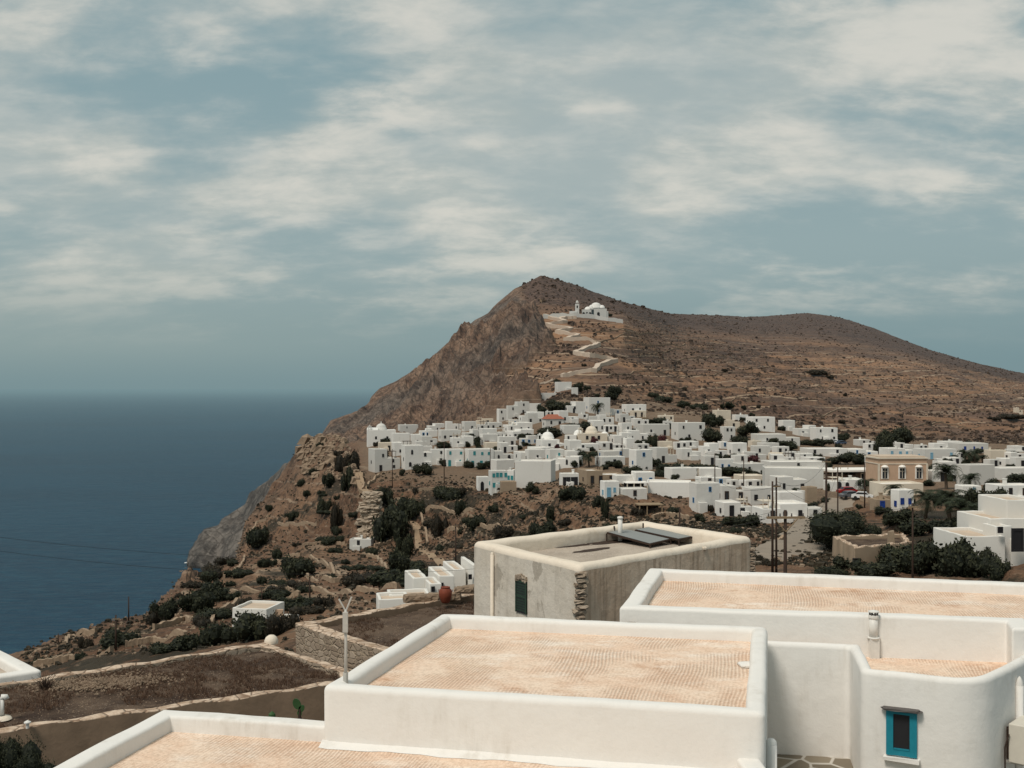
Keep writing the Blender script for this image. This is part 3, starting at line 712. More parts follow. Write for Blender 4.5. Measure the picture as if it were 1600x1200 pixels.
mb = MB(); mb.box(wc+ln3*.015, (ww, .05, wh), la); wo = mb.build('window', M['dark'], H_)
mb = MB()
for s in (-1, 1): mb.box(wc+ld3*s*(ww/2-.03)+ln3*.035, (.06, .04, wh), la)
mb.box(wc+ln3*.032+np.array((0, 0, wh/2-.03)), (ww-.12, .04, .06), la); mb.box(wc+ln3*.032, (ww-.12, .035, .05), la); child(mb, 'frame', M['green'], wo, H_)
mb = MB()
for k in range(12): mb.box(wc+ln3*.03+np.array((0, 0, -wh/2+.08+k*wh/12.6)), (ww-.13, .02, .045), la)
child(mb, 'shutter', M['green'], wo, H_)
mb = MB()
for k in range(5): mb.rock(wc+ln3*.02+ld3*(k-2)*.13+np.array((0, 0, wh/2+.12-abs(k-2)*.035)), (.12, .1, .22), la, 0, k)
child(mb, 'lintel', M['masonry'], wo, H_)
mb = MB(); q0 = on_wall(771, 866, lw0, ld, ln_, .05); mb.tube([(q0[0], q0[1], -14), (q0[0], q0[1], q0[2])], .06, 10); mb.lathe(tuple(q0), [(.06, 0), (.05, .05), (0, .08)], 10); mb.build('downpipe', M['rimcream'], H_, smooth=True)
mb = MB()                                             # bare quoin stones
for k in range(13):
    z = zH-.28-.155*k; wx = random.uniform(.26, .42); mb.rock((hc[0]+random.uniform(-.05, .1), hc[1]+.10+random.uniform(0, .06), z), (wx, .40, .125), random.uniform(-.2, .3), k % 2, k, .16)
mb.build('quoin', [M['masonry'], M['stonelight']], H_)
hc2 = np.array(PH[1]); mb = MB()
for k in range(11): mb.rock((hc2[0]-.06, hc2[1]+.03, zH-.45-.17*k), (.34, .3, .14), random.uniform(-.3, .3), 0, k+30, .16)
mb.build('quoin', M['masonry'], H_)
mb = MB(); q0 = on_wall(1101, 857, np.array(PH[0]), (np.array(PH[1])-np.array(PH[0]))/np.linalg.norm(np.array(PH[1])-np.array(PH[0])), np.array((0, 0))); mb.rock(tuple(q0), (.16, .16, .12), 0, 0, 4); mb.build('spout', M['rimcream'], H_, smooth=True)
# flat dark patches painting the collectors' shadow on the roof gravel
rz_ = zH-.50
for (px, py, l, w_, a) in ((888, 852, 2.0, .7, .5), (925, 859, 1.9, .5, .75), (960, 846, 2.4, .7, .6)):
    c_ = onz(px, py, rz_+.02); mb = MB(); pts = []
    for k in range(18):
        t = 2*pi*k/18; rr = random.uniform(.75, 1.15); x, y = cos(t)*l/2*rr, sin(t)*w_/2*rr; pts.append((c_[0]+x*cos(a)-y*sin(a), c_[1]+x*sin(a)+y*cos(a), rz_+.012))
    mb.add(pts, [tuple(range(18))]); mb.build('painted_shadow', M['woodw'], H_)
# solar collectors
rd = (np.array(PH[1])-np.array(PH[0])); rd /= np.linalg.norm(rd); ra = math.atan2(rd[1], rd[0])
def collector(quad, label):
    P = [np.array(at(*q)) for q in quad]            # near-left, near-right, far-right, far-left
    c_ = sum(P)/4; t = thing('solar_panel', label, 'solar panel', (c_[0], c_[1], rz_), 0, 'solar panels on the old roof')
    nrm = np.cross(P[1]-P[0], P[3]-P[0]); nrm /= np.linalg.norm(nrm)
    if nrm[2] < 0: nrm = -nrm
    mb = MB(); vs = [p for p in P]+[p-nrm*.06 for p in P]; mb.add(vs, [(0, 1, 2, 3), (7, 6, 5, 4), (0, 4, 5, 1), (1, 5, 6, 2), (2, 6, 7, 3), (3, 7, 4, 0)]); mb.build('frame', M['woodw'], t)
    ins = [p+(c_-p)*.045+nrm*.012 for p in P]; mb = MB(); mb.add(ins, [(0, 1, 2, 3)]); mb.build('glass', M['solar'], t)
    for p in P:
        mb = MB(); mb.tube([(p[0], p[1], rz_-.02), tuple(p-nrm*.05)], .025, 6); mb.build('leg', M['woodw'], t)
    m = P[0]*.55+P[1]*.45
    for a_, b_ in ((P[3], P[0]),):
        q = (a_*.6+P[2]*.4); mb = MB(); mb.tube([tuple(q+nrm*0), (q[0], q[1], q[2]+.18)], .03, 6); mb.build('pipe_stub', M['woodw'], t)
collector([(1016, 850, 40.4), (1048, 842.5, 41.4), (977, 826.5, 43.3), (948, 831.5, 42.3)], 'left grey glass solar panel on the old roof')
collector([(1061, 842.5, 41.0), (1093, 836.5, 41.9), (1024, 821, 44.0), (992, 827.5, 43.2)], 'right grey glass solar panel on the old roof')
ch = thing('chimney_pipe', 'short white flue beside the solar panels', 'chimney', (*at(969, 828, 42.3)[:2], rz_))
mb = MB(); mb.tube([(0, 0, 0), (0, 0, .86)], .085, 12); mb.lathe((0, 0, .83), [(.085, 0), (.11, .02), (.11, .07), (.06, .09), (0, .1)], 12); mb.build('flue', M['pvc'], ch, local=True, smooth=True)

# E: earth roof left, F: walled terrace, G: corner of white roof
zE = -9.0
PE = [onz(-140, 1162, zE), onz(560, 1064, zE), onz(545, 1047, zE), onz(415, 1003, zE), onz(-160, 1093, zE)]
E_ = thing('earth_roofed_house', 'old mud-walled house with brown earth roof and pale stone coping', 'house', base_of(PE, -14))
def rough_top(nx=70, ny=40): pass
ring_building(PE, -15, zE, zE-.2, .36, .03, .05, E_, [M['mud'], M['coping'], M['masonry']], roofmat=M['soil'], wob=.03, step=.3)
zF = -9.3
PF = [onz(462, 974, zF), onz(660, 1036, zF), (1.0, 42), (1.2, 52.5), onz(742, 925, zF), onz(690, 933, zF)]
F_ = thing('stone_house', 'rubble stone house with brown earth roof and pale coping', 'house', base_of(PF, -14))
ring_building(PF, -15, zF, zF-.3, .5, .03, .05, F_, [M['masonry'], M['coping'], M['mud']], roofmat=M['soil'], wob=.03, step=.3)
zG = -9.2
PG = [onz(66, 1057, zG), onz(-14, 1015, zG), onz(-400, 1040, zG), onz(-300, 1110, zG)]
G_ = thing('white_house', 'corner of a white parapet with gravel roof at the left edge', 'house', base_of(PG, -14))
ring_building(PG, -16, zG+.2, zG-.1, .5, .1, .15, G_, W, roofmat=M['gravel'])
# uneven earth lying on the roofs, with stones and dry tufts
def hump(name, P, z, seed, label, n=46):
    P = [np.array(p) for p in P]; mn = np.min(P, 0); mx = np.max(P, 0)
    xs = np.linspace(mn[0], mx[0], n*2); ys = np.linspace(mn[1], mx[1], n)
    XX, YY = np.meshgrid(xs, ys); ZZ = z+.02+np.maximum(0, fbm(XX/1.6, YY/1.6, 5, seed, .6)*.16+.02)
    ins = np.ones_like(XX, bool); Q = [np.array(q) for q in offset_poly(P if area(P) > 0 else P[::-1], .42)]
    for i in range(len(Q)):
        a, b = Q[i-1], Q[i]; ins &= ((b[0]-a[0])*(YY-a[1])-(b[1]-a[1])*(XX-a[0])) > 0
    mb = MB(); vs = list(zip(XX.ravel(), YY.ravel(), ZZ.ravel())); W_ = len(xs); fs = []
    for i in range(n-1):
        for k in range(W_-1):
            if ins[i, k] and ins[i, k+1] and ins[i+1, k] and ins[i+1, k+1]: fs.append((i*W_+k, i*W_+k+1, (i+1)*W_+k+1, (i+1)*W_+k))
    mb.add(vs, fs); return mb
hump('earth', PE, zE-.2, 3, '').build('earth_layer', M['soil'], E_)
PF2 = [PF[0], PF[1], PF[2], PF[4]]
hump('earth', PF2, zF-.3, 9, '').build('earth_layer', M['soil'], F_)
# ------------------------------------------------------------------ foliage
def leaf_mesh(name, n, lobes, leaf, mat, seed, rx=1, rz=1, core=True):
    "many small leaf faces over a few lobes of a unit crown (radius 1, base z=0, height 1.6)"
    rs = np.random.RandomState(seed); ctr = []
    for i in range(lobes):
        a = rs.uniform(0, 2*pi); r = rs.uniform(.1, .62); ctr.append((cos(a)*r*rx, sin(a)*r*rx, rs.uniform(.42, 1.1)*rz, rs.uniform(.30, .52)))
    ctr = np.array(ctr); k = rs.randint(0, lobes, n); d = rs.normal(size=(n, 3)); d /= np.linalg.norm(d, axis=1)[:, None]
    rr = ctr[k, 3]*rs.uniform(.72, 1.18, n)**1.0; P = ctr[k, :3]+d*rr[:, None]; P[:, 2] = np.maximum(P[:, 2], .03)
    u = rs.normal(size=(n, 3)); u /= np.linalg.norm(u, axis=1)[:, None]; v = np.cross(u, d+rs.normal(size=(n, 3))*.4); v /= (np.linalg.norm(v, axis=1)[:, None]+1e-6)
    s = leaf*rs.uniform(.5, 1.3, n)[:, None]
    V = np.stack([P-u*s, P+v*s*.55, P+u*s, P-v*s*.55], 1).reshape(-1, 3)
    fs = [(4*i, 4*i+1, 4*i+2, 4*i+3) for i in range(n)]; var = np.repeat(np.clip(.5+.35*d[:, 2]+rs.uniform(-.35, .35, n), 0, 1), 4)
    verts = [tuple(x) for x in V]; cv = list(var)
    if core:
        for c in ctr:
            o = len(verts); nn = 7
            for i in range(nn+1):
                th = pi*i/nn
                for jx in range(nn):
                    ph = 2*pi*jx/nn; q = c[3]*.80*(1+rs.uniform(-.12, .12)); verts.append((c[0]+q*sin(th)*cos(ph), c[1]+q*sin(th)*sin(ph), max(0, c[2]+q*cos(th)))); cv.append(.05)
            for i in range(nn):
                for jx in range(nn): fs.append((o+i*nn+jx, o+i*nn+(jx+1) % nn, o+(i+1)*nn+(jx+1) % nn, o+(i+1)*nn+jx))
    me = bpy.data.meshes.new(name); me.from_pydata(verts, [], fs); me.materials.append(mat)
    at_ = me.attributes.new('leafvar', 'FLOAT', 'POINT'); at_.data.foreach_set('value', np.array(cv, np.float32)); me.update(); return me
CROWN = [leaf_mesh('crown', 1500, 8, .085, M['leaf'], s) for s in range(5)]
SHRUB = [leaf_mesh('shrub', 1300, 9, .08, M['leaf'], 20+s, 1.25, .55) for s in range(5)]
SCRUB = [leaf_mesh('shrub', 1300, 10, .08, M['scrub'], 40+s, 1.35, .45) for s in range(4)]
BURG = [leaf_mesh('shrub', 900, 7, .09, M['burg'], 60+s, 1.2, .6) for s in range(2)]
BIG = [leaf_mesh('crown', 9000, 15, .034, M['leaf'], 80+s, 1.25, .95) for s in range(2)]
def trunk_mesh():
    mb = MB(); mb.tube([(0, 0, -.6), (.04, 0, .2), (.0, .03, .6)], [.085, .065, .05], 7)
    for a in (0.3, 2.2, 4.3): mb.tube([(.02, .01, .3), (.2*cos(a), .2*sin(a), .65), (.36*cos(a), .36*sin(a), .95)], [.045, .03, .015], 5)
    return mb.mesh('trunk', M['trunk'], True)
TRUNK = trunk_mesh()
def palm_meshes():
    t = MB(); pts = [(0.03*sin(i*.6), 0, -.15+i*.085) for i in range(9)]; t.tube(pts, [.05-.0015*i+(.006 if i % 2 else 0) for i in range(9)], 8)
    c = MB(); rs = random.Random(3); var = []
    for k in range(34):
        a = k*2.399; el = rs.uniform(-.35, 1.25); Ln = rs.uniform(.42, .58); prev = None; P = []
        for i in range(9):
            s = i/8; e_ = el-1.7*s*s; 
            if i == 0: P.append(np.array((0, 0, .55)))
            else: P.append(P[-1]+np.array((cos(a)*cos(e_), sin(a)*cos(e_), sin(e_)))*Ln/8)
        sd = np.array((-sin(a), cos(a), 0))
        for i in range(1, 9):
            for h in (0, .5):
                p = P[i-1]*(1-h)+P[i]*h; d = P[i]-P[i-1]; d /= np.linalg.norm(d); wl = .13*sin(pi*min(1, (i+h)/9.2))**.6+.02
                for s in (-1, 1):
                    tip = p+sd*s*wl+d*wl*.75+np.array((0, 0, -.035)); q = p+d*.022
                    c.add([tuple(p), tuple(q), tuple(tip)], [(0, 1, 2)])
    return t.mesh('trunk', M['trunk'], True), c.mesh('fronds', M['palm'])
PTR, PCR = palm_meshes()
at_ = PCR.attributes.new('leafvar', 'FLOAT', 'POINT'); at_.data.foreach_set('value', np.random.RandomState(1).uniform(0, 1, len(PCR.vertices)).astype(np.float32))

# ------------------------------------------------------------------ labels by landmarks
LM = [(598, 678, 'the cliff church'), (863, 657, 'the red-tiled roof'), (856, 684, 'the leftmost town dome'), (928, 675, 'the big cream dome'),
      (1409, 735, 'the ochre house'), (1326, 744, 'the brown house'), (566, 850, 'the crag chapel'), (836, 738, 'the blank grey wall'),
      (940, 746, 'the tan house'), (405, 968, 'the lone house'), (670, 915, 'the stepped houses'), (1227, 845, 'the crossarm pole'),
      (1361, 853, 'the stone ruin'), (1311, 822, 'the roadside tree'), (1585, 800, 'the right-edge blocks'), (1287, 679, 'the hill-foot house'),
      (1075, 675, 'the cube house'), (921, 718, 'the mid-town palm'), (584, 725, 'the church palm'), (778, 752, 'the teal-shuttered house'),
      (1100, 782, 'the one blue window'), (880, 607, 'the uppermost wall'), (1150, 660, 'the yellowish house'), (1230, 757, 'the tall grey block'),
      (715, 714, 'the teal-windowed row'), (575, 815, 'the layered rock crag'), (1478, 745, 'the tall palm'), (1040, 765, 'the plain long wall'),
      (500, 700, 'the rocky brown knoll'), (340, 830, 'the grey sea headland'), (180, 1000, 'the leftmost tall pole'), (1402, 690, 'the hill-foot trees'), (1520, 700, 'the far blue-windowed house'), (960, 620, 'the path houses')]
pending = []
def want(o, px, py, desc, cat, group=None):
    o['category'] = cat
    if group: o['group'] = group
    pending.append((o, px, py, desc))
def settle():
    used = {}
    for o, px, py, desc in pending:
        best = min(LM, key=lambda l: (l[0]-px)**2+((l[1]-py)*1.6)**2 + (1e9 if (l[0]-px)**2+(l[1]-py)**2 < 16 else 0))
        dx, dy = px-best[0], (py-best[1])*1.6
        rel = ('right of' if dx > 0 else 'left of') if abs(dx) > abs(dy) else ('below' if dy > 0 else 'above')
        used.setdefault((desc, rel, best[2]), []).append((px, py, o))
    ords = ['leftmost', 'second from left', 'third from left', 'fourth from left', 'fifth from left', 'sixth from left', 'seventh from left', 'eighth from left', 'ninth from left', 'tenth from left', 'eleventh from left', 'twelfth from left']+['%dth from left' % k for k in range(13, 60)]
    for (desc, rel, lm), L_ in used.items():
        L_.sort(key=lambda t: t[0])
        for i, (px, py, o) in enumerate(L_):
            if len(L_) == 1: o['label'] = '%s %s %s' % (desc, rel, lm)
            else: o['label'] = '%s %s %s, %s' % (desc, rel, lm, ords[min(i, 55)])

# ------------------------------------------------------------------ town
def unit_window(c_frame, c_pane, arch=False):
    mb = MB()
    for x in (-.41, .41): mb.box((x, 0, .5), (.18, .12, 1), 0, 0)
    mb.box((0, 0, .94), (.64, .12, .12), 0, 0); mb.box((0, 0, .05), (.64, .12, .10), 0, 0)
    if arch: mb.box((0, .01, 1.06), (.75, .1, .14), 0, 1); mb.box((0, .012, 1.16), (.45, .1, .1), 0, 1)
    mb.box((0, .02, .5), (.66, .06, .84), 0, 1); return mb.mesh('window', [c_frame, c_pane])
UW = {'d': unit_window(M['dark'], M['dark']), 'b': unit_window(M['blue'], M['glass']), 't': unit_window(M['teal'], M['teal']), 'n': unit_window(M['woodw'], M['glass']),
      's': unit_window(M['skyblue'], M['skyblue']), 'B': unit_window(M['deepblue'], M['deepblue']), 'a': unit_window(M['dark'], M['dark'], True), 'w': unit_window(M['town_cream'], M['glass'])}
CN = {'d': 'dark', 'b': 'blue', 't': 'teal', 'n': 'brown', 's': 'pale blue', 'B': 'deep blue', 'a': 'arched dark', 'w': 'white-framed'}
rng = random.Random(11)
NUMW = ['no', 'one', 'two', 'three', 'four', 'five', 'six', 'seven', 'eight', 'nine', 'ten']
def house(x0, x1, y0, y1, win='d1', mat='town', yaw=None, dep=None, label=None, roof='town_roof', tmin=6.05, wrow=None, stepped=None, group='houses of the white town', D=None, parapet=True):
    cx = (x0+x1)/2
    if D is None: gx, gy, gz = ground(cx, y1, tmin)
    else: gx, gy, gz = at(cx, y1, D)
    D = gy; wpx = (x1-x0)*D/F; hm = (y1-y0)*D/F
    if yaw is None: yaw = rng.choice([14, 18, 22, 26, -16, 10, 20])
    ya = R(yaw); dp = dep if dep else max(2.5, min(7.5, wpx*.65)); dp = min(dp, wpx*.55/max(.05, abs(sin(ya))))
    w = (wpx-dp*abs(sin(ya)))/cos(ya)
    # centre so that the whole plan spans x0..x1 and its front corner touches the ground line
    dist = D+(w*abs(sin(ya))+dp*cos(ya))/2
    t = thing('house' if group else 'house', None, 'house', ((cx-CX)/F*dist, dist, gz), ya)
    j_ = lambda s=.08: rng.uniform(-s, s)
    x, y = w/2, dp/2; pt = .22 if parapet else .02; ph = min(.35, hm*.12)
    tops = [hm+j_() for _ in range(4)]
    o = [(-x, -y), (x, -y), (x, y), (-x, y)]; i_ = [(-x+pt, -y+pt), (x-pt, -y+pt), (x-pt, y-pt), (-x+pt, y-pt)]
    wb, rb = MB(), MB(); cnt = int(win[1:]) if len(win) > 1 else 0
    def vol(x0, x1, y0, y1, z0, z1):
        tp = [z1+j_(.06) for _ in range(4)]; oo = [(x0, y0), (x1, y0), (x1, y1), (x0, y1)]; ii = [(x0+pt, y0+pt), (x1-pt, y0+pt), (x1-pt, y1-pt), (x0+pt, y1-pt)]
        mx_, my_ = (x0+x1)/2, (y0+y1)/2; sg = lambda v: 1.0 if v > 0 else -1.0
        vs = [(a, b, z0) for a, b in oo]+[(a, b, tp[k]-.09) for k, (a, b) in enumerate(oo)]+[(a-sg(a-mx_)*.07, b-sg(b-my_)*.07, tp[k]) for k, (a, b) in enumerate(oo)]+[(a, b, tp[k]) for k, (a, b) in enumerate(ii)]+[(a, b, z1-ph-.05) for a, b in ii]
        wb.add(vs, [(r*4+k, r*4+(k+1) % 4, (r+1)*4+(k+1) % 4, (r+1)*4+k) for r in range(4) for k in range(4)])
        rb.add([(a, b, z1-ph) for a, b in ii], [(0, 1, 2, 3)])
    xw0, xw1, yfr = -w/2, w/2, None; lowx = None
    if stepped is None: stepped = w > 5 and cnt > 0 and rng.random() < .62
    if stepped:
        cut = rng.uniform(.32, .62)*w; hl = hm*rng.uniform(.5, .78) if hm > 4 else hm*rng.uniform(.66, .85)
        if rng.random() < .5: vol(-x, -x+cut, -y, y, -5, hl); vol(-x+cut-.01, x, -y, y+.4, -5, hm); lowx = (-x, -x+cut, hl)
        else: vol(x-cut, x, -y, y, -5, hl); vol(-x, x-cut+.01, -y, y+.4, -5, hm); lowx = (x-cut, x, hl)
    else: vol(-x, x, -y, y, -5, hm)
    if w > 4 and rng.random() < .45:
        aw = rng.uniform(.22, .4)*w; ax = rng.uniform(-x, x-aw); vol(ax, ax+aw, -y-rng.uniform(.8, 1.6), -y+.3, -5, hm*rng.uniform(.3, .42))
    wb.build('wall', M[mat], t, local=True); rb.build('roof', M[roof], t, local=True)
    if lowx and rng.random() < .35:
        mb = MB(); cxm = (lowx[0]+lowx[1])/2; lw = (lowx[1]-lowx[0])*.7
        mb.box((cxm, 0, lowx[2]+min(2.0, hm-lowx[2]+.3)), (lw, dp*.5, .12))
        for sx_ in (-.45, 0, .45): mb.box((cxm+sx_*lw, -dp*.22, lowx[2]+.8), (.12, .12, 2.2))
        mb.build('pergola', M[rng.choice(['woodl', 'town_cream', 'woodw'])], t, local=True)
    nw = 0; kind = win[0] if win else 'd'; cnt = int(win[1:]) if len(win) > 1 else 0
    st = max(1, int(round(hm/3.1))); per = max(1, math.ceil(cnt/st)); left = cnt
    for s in range(st-1, -1, -1):
        k_ = min(per, left)
        for k in range(k_):
            xx = -w/2+w*(k+.5+rng.uniform(-.18, .18))/k_; door = (s == 0 and rng.random() < .4)
            ww_, hh = (rng.uniform(.55, .85), rng.uniform(.9, 1.25)); zz_ = s*hm/st+1.0
            if door: zz_ = .05; hh = 2.0; ww_ = .9
            top_ = lowx[2] if lowx and lowx[0] <= xx <= lowx[1] else hm
            if zz_+hh > top_-.3: zz_ = max(.1, top_-.35-hh); hh = min(hh, top_-.4)
            if abs(xx)+ww_/2 > w/2-.1: xx = max(-w/2+.7, min(w/2-.7, xx))
            inst('door' if door else 'window', UW[kind], t, (xx, -y-.02, zz_), 0, (ww_, 1, hh)); nw += 1
        left -= k_
    # one or two openings on the visible flank
    fl = dp*abs(sin(ya))*F/D
    if fl > 5 and cnt > 0:
        sx_ = -1 if yaw > 0 else 1
        inst('window', UW[kind], t, (sx_*(x+.02), rng.uniform(-.15, .15)*dp, max(.5, hm*.5-1.2)), sx_*pi/2, (.7, 1, min(1.0, hm*.35)))
    if rng.random() < .3:
        mb = MB(); cxx, cyy = rng.uniform(-.3, .3)*w, rng.uniform(0, .3)*dp; ch_ = rng.uniform(.6, 1.1)
        mb.box((cxx, cyy, hm-ph+ch_/2), (.5, .5, ch_)); mb.box((cxx, cyy, hm-ph+ch_+.06), (.65, .65, .12)); mb.build('chimney', M[mat], t, local=True)
    if label: tag(t, label, 'house', group)
    else:
        size = 'long' if w > 2.4*hm and w > 9 else ('tall' if hm > 5.2 else ('small' if w < 6 else 'low'))
        cn = {'town': 'white', 'town_cream': 'cream', 'town_tan': 'tan', 'town_ochre': 'ochre', 'town_brown': 'brown'}[mat]
        desc = '%s %s house, %s' % (size, cn, ('%s %s opening%s' % (NUMW[min(10, cnt)], CN[kind], '' if cnt == 1 else 's')) if cnt else 'blank walls')
        want(t, cx, (y0+y1)/2, desc, 'house', group)
    t['_D'] = D
    return t, w, dp, hm
TR = [(579,692,9,9,'t'),(629,744,12,13,'t'),(661,742,27,25,'t'),(692,729,11,12,'t'),(733,732,16,13,'t'),(752,733,20,13,'t'),(692,701,19,13,'t'),(731,699,14,10,'t'),(746,703,12,21,'t'),(762,695,22,6,'r'),
 (819,689,28,14,'t'),(849,652,18,20,'t'),(811,660,13,6,'s'),(834,702,18,7,'s'),(794,687,12,8,'s'),(808,724,7,7,'t'),(603,692,16,8,'s'),(590,697,14,8,'o'),(615,697,10,6,'o'),
 (876,643,38,20,'t'),(862,636,20,12,'t'),(870,600,17,11,'t'),(901,615,18,17,'t'),(917,612,13,10,'t'),(908,606,8,12,'t'),(960,626,26,23,'t'),(932,622,15,8,'t'),(934,650,10,22,'p'),(1039,629,40,10,'s'),(1022,625,20,8,'s'),(1069,638,22,13,'t'),
 (1090,640,32,9,'s'),(1107,666,26,22,'t'),(900,676,34,14,'t'),(916,674,20,18,'t'),(1020,665,38,13,'t'),(857,686,50,20,'t'),(840,688,18,12,'t'),(826,683,14,9,'t'),(1110,694,32,34,'t'),(1118,668,26,22,'t'),(951,685,16,11,'t'),(930,697,20,11,'r'),
 (1002,696,22,10,'t'),(1020,700,16,28,'t'),(1038,693,22,12,'r'),(1070,695,20,11,'t'),(1085,695,16,11,'t'),(871,705,16,8,'r'),(920,732,20,27,'p'),(955,730,24,10,'t'),(989,741,28,17,'t'),(1022,729,22,16,'t'),(1045,740,40,20,'t'),(1070,742,45,26,'t'),(1092,742,34,18,'t'),(1030,746,30,10,'s'),
 (833,773,22,20,'t'),(891,782,52,22,'s'),(1167,684,34,25,'t'),(1155,696,28,20,'t'),(1208,697,22,15,'t'),(1228,704,40,18,'t'),(1221,673,18,9,'t'),(1256,681,20,6,'s'),(1258,696,30,12,'t'),(1285,698,30,13,'t'),(1316,690,22,14,'t'),(1275,717,22,9,'s'),
 (1310,726,36,17,'t'),(1336,726,34,18,'t'),(1176,722,34,9,'r'),(1240,728,40,8,'o'),(1150,744,50,14,'t'),(1176,744,26,14,'t'),(1133,744,16,14,'t'),(1352,778,20,31,'p'),(1268,793,18,12,'t'),(1290,788,19,15,'t'),(1343,797,17,10,'t'),(1092,821,22,21,'t'),(1140,822,32,20,'t'),(1168,824,40,23,'t'),(1111,803,16,12,'o'),
 (1408,696,36,28,'t'),(1382,712,30,36,'t'),(1395,700,30,28,'t'),(1516,699,30,10,'s'),(1557,708,26,10,'t'),(1508,727,14,26,'p'),(1523,724,12,24,'p'),(1535,727,12,18,'p'),(1478,765,20,44,'p'),(1448,812,24,50,'p'),(1482,818,26,58,'p'),(1396,782,18,28,'p'),(1550,776,34,34,'t'),(1590,757,36,18,'t'),(1530,802,38,42,'t'),(1556,795,36,34,'t'),(1516,768,14,32,'p'),
 (1440,718,26,6,'s'),(1475,706,22,6,'s'),(1100,640,20,9,'t'),(1128,640,16,9,'t'),(1140,641,18,12,'t'),(1162,641,10,8,'t'),(1175,651,14,6,'s'),(1160,660,12,9,'t'),(1075,690,14,6,'s'),(1300,768,16,16,'t'),(1310,700,14,7,'s'),(1330,715,30,8,'s'),(1420,716,14,6,'s'),(985,690,10,8,'t'),(1195,742,16,8,'t'),(1365,724,18,10,'t'),(1350,760,18,8,'s'),
 (1450,760,22,14,'t'),(1420,790,24,20,'t'),(1470,790,30,26,'t'),(1505,790,26,22,'t')]
HS = [
 (611,641,677,697,'',14),(621,654,664,680,'d1',16),(654,675,670,684,'b2',10),(656,684,682,697,'d1',14),(666,695,662,674,'d1',18),(695,721,660,674,'d1',12),(721,744,659,674,'d1',20),
 (743,771,655,664,'d1',10,'town_cream'),(744,785,661,674,'d4',14),(785,832,661,676,'d3',18),(641,658,679,697,'a1',10),(776,792,639,659,'d2',22),(791,810,634,655,'d1',14),(804,827,628,648,'d2',18),
 (810,850,644,661,'d2',12),(827,846,631,648,'',-16),(684,721,672,689,'d3',16),(721,748,672,687,'d1',20),(748,792,670,688,'d4',12),(792,834,672,688,'d3',20),(702,740,682,699,'d2',14),
 (740,760,684,697,'d1',20),(749,779,679,695,'',18),(777,806,683,699,'d2',12),(811,840,682,697,'b3',10),(755,787,692,702,'',14,'town_cream'),
 (575,626,702,737,'d4',24),(611,648,692,712,'d2',16),(626,676,697,735,'a4',16),(648,676,690,710,'d1',12),(671,702,703,727,'d2',14),(691,725,702,729,'t4',20),(725,772,703,731,'t6',16),
 (768,803,705,723,'a2',12),(777,809,693,709,'d2',14),(802,860,700,721,'d1',18),(766,804,719,737,'',24),(744,764,745,767,'a1',14),(792,806,735,756,'t2',-14),
 (867,893,597,611,'',14),(893,903,606,619,'',10),(840,880,614,621,'',12),(880,914,628,646,'d2',18),(912,953,622,648,'b2',16),(936,960,632,650,'d1',20),(865,904,642,661,'d2',18),
 (820,850,646,663,'d2',14),(972,1009,632,645,'d2',12),(985,1009,642,652,'n2',10,'town_cream'),(1028,1052,650,660,'n2',10,'town_cream'),(932,959,649,664,'a2',14),(962,992,647,660,'d2',18),(919,966,658,676,'d5',14),
 (966,987,661,676,'d1',20),(987,1013,655,667,'d2',10),(996,1045,664,682,'d2',12),(875,906,665,679,'',16),(953,987,677,694,'d1',14),(975,1013,674,692,'d2',10),
 (839,882,688,704,'d2',14),(882,935,689,706,'d1',12),(932,975,692,704,'n4',14),(974,991,685,702,'',20),(820,852,703,722,'d1',16),(852,882,704,721,'t1',20),(863,911,715,733,'a1',-14),(882,910,706,717,'',12),
 (934,985,702,717,'b1',14),(983,1019,704,737,'b1',24),(1015,1057,700,724,'d1',18),(1058,1094,702,720,'d1',12),(1024,1050,691,702,'',14,'town_cream'),(1092,1122,694,714,'d1',14),(930,976,715,730,'d1',16),
 (874,904,740,759,'d4',10),(957,990,743,757,'',14),(987,1022,739,761,'b2',12),(1039,1087,732,750,'',16),(938,967,756,781,'s2',18),(966,1010,765,781,'n1',10),(1060,1085,757,776,'b1',14),
 (1120,1165,762,786,'n2',10),(1120,1172,785,807,'d2',12),(1161,1209,763,790,'d2',14),(1206,1258,745,771,'d2',10),(1206,1252,770,802,'d3',14),(1247,1266,769,791,'d1',18),(1253,1275,762,790,'',14,'town_tan'),
 (1148,1192,744,757,'',12,'town_cream'),(1118,1145,719,739,'b2',10),(1146,1192,725,742,'d1',14),(1191,1286,723,738,'d1',8),(1096,1122,714,728,'d1',12),
 (1137,1166,693,713,'d1',16),(1165,1196,708,721,'d1',10),(1199,1226,709,719,'',-20,'town_cream'),(1242,1269,709,721,'d1',14),(1253,1320,702,714,'d2',6),(1318,1368,702,714,'b2',8),(1176,1247,679,695,'d2',6),
 (1126,1148,667,690,'d3',12),(1114,1141,641,656,'',14,'town_cream'),(1144,1168,649,660,'d1',12),(1167,1209,652,674,'d3',12),(1217,1241,657,673,'',16),(1240,1273,665,682,'d2',12),
 (1336,1366,687,697,'n2',10),(1378,1428,701,716,'s4',8),(1388,1424,693,703,'d1',6),(1431,1489,702,718,'s2',8),(1467,1501,690,702,'',10),(1486,1539,693,708,'B3',8),(1577,1604,697,707,'d1',8),
 (1351,1383,716,741,'',-10),(1447,1490,722,753,'d1',6),(1498,1550,727,759,'',14),(1549,1612,732,750,'',6),(1495,1530,760,776,'s1',10),(1540,1569,704,718,'',10,'town_cream'),(1580,1604,715,732,'d1',10),
 (1585,1597,638,646,'d1',10,'town_cream'),
]
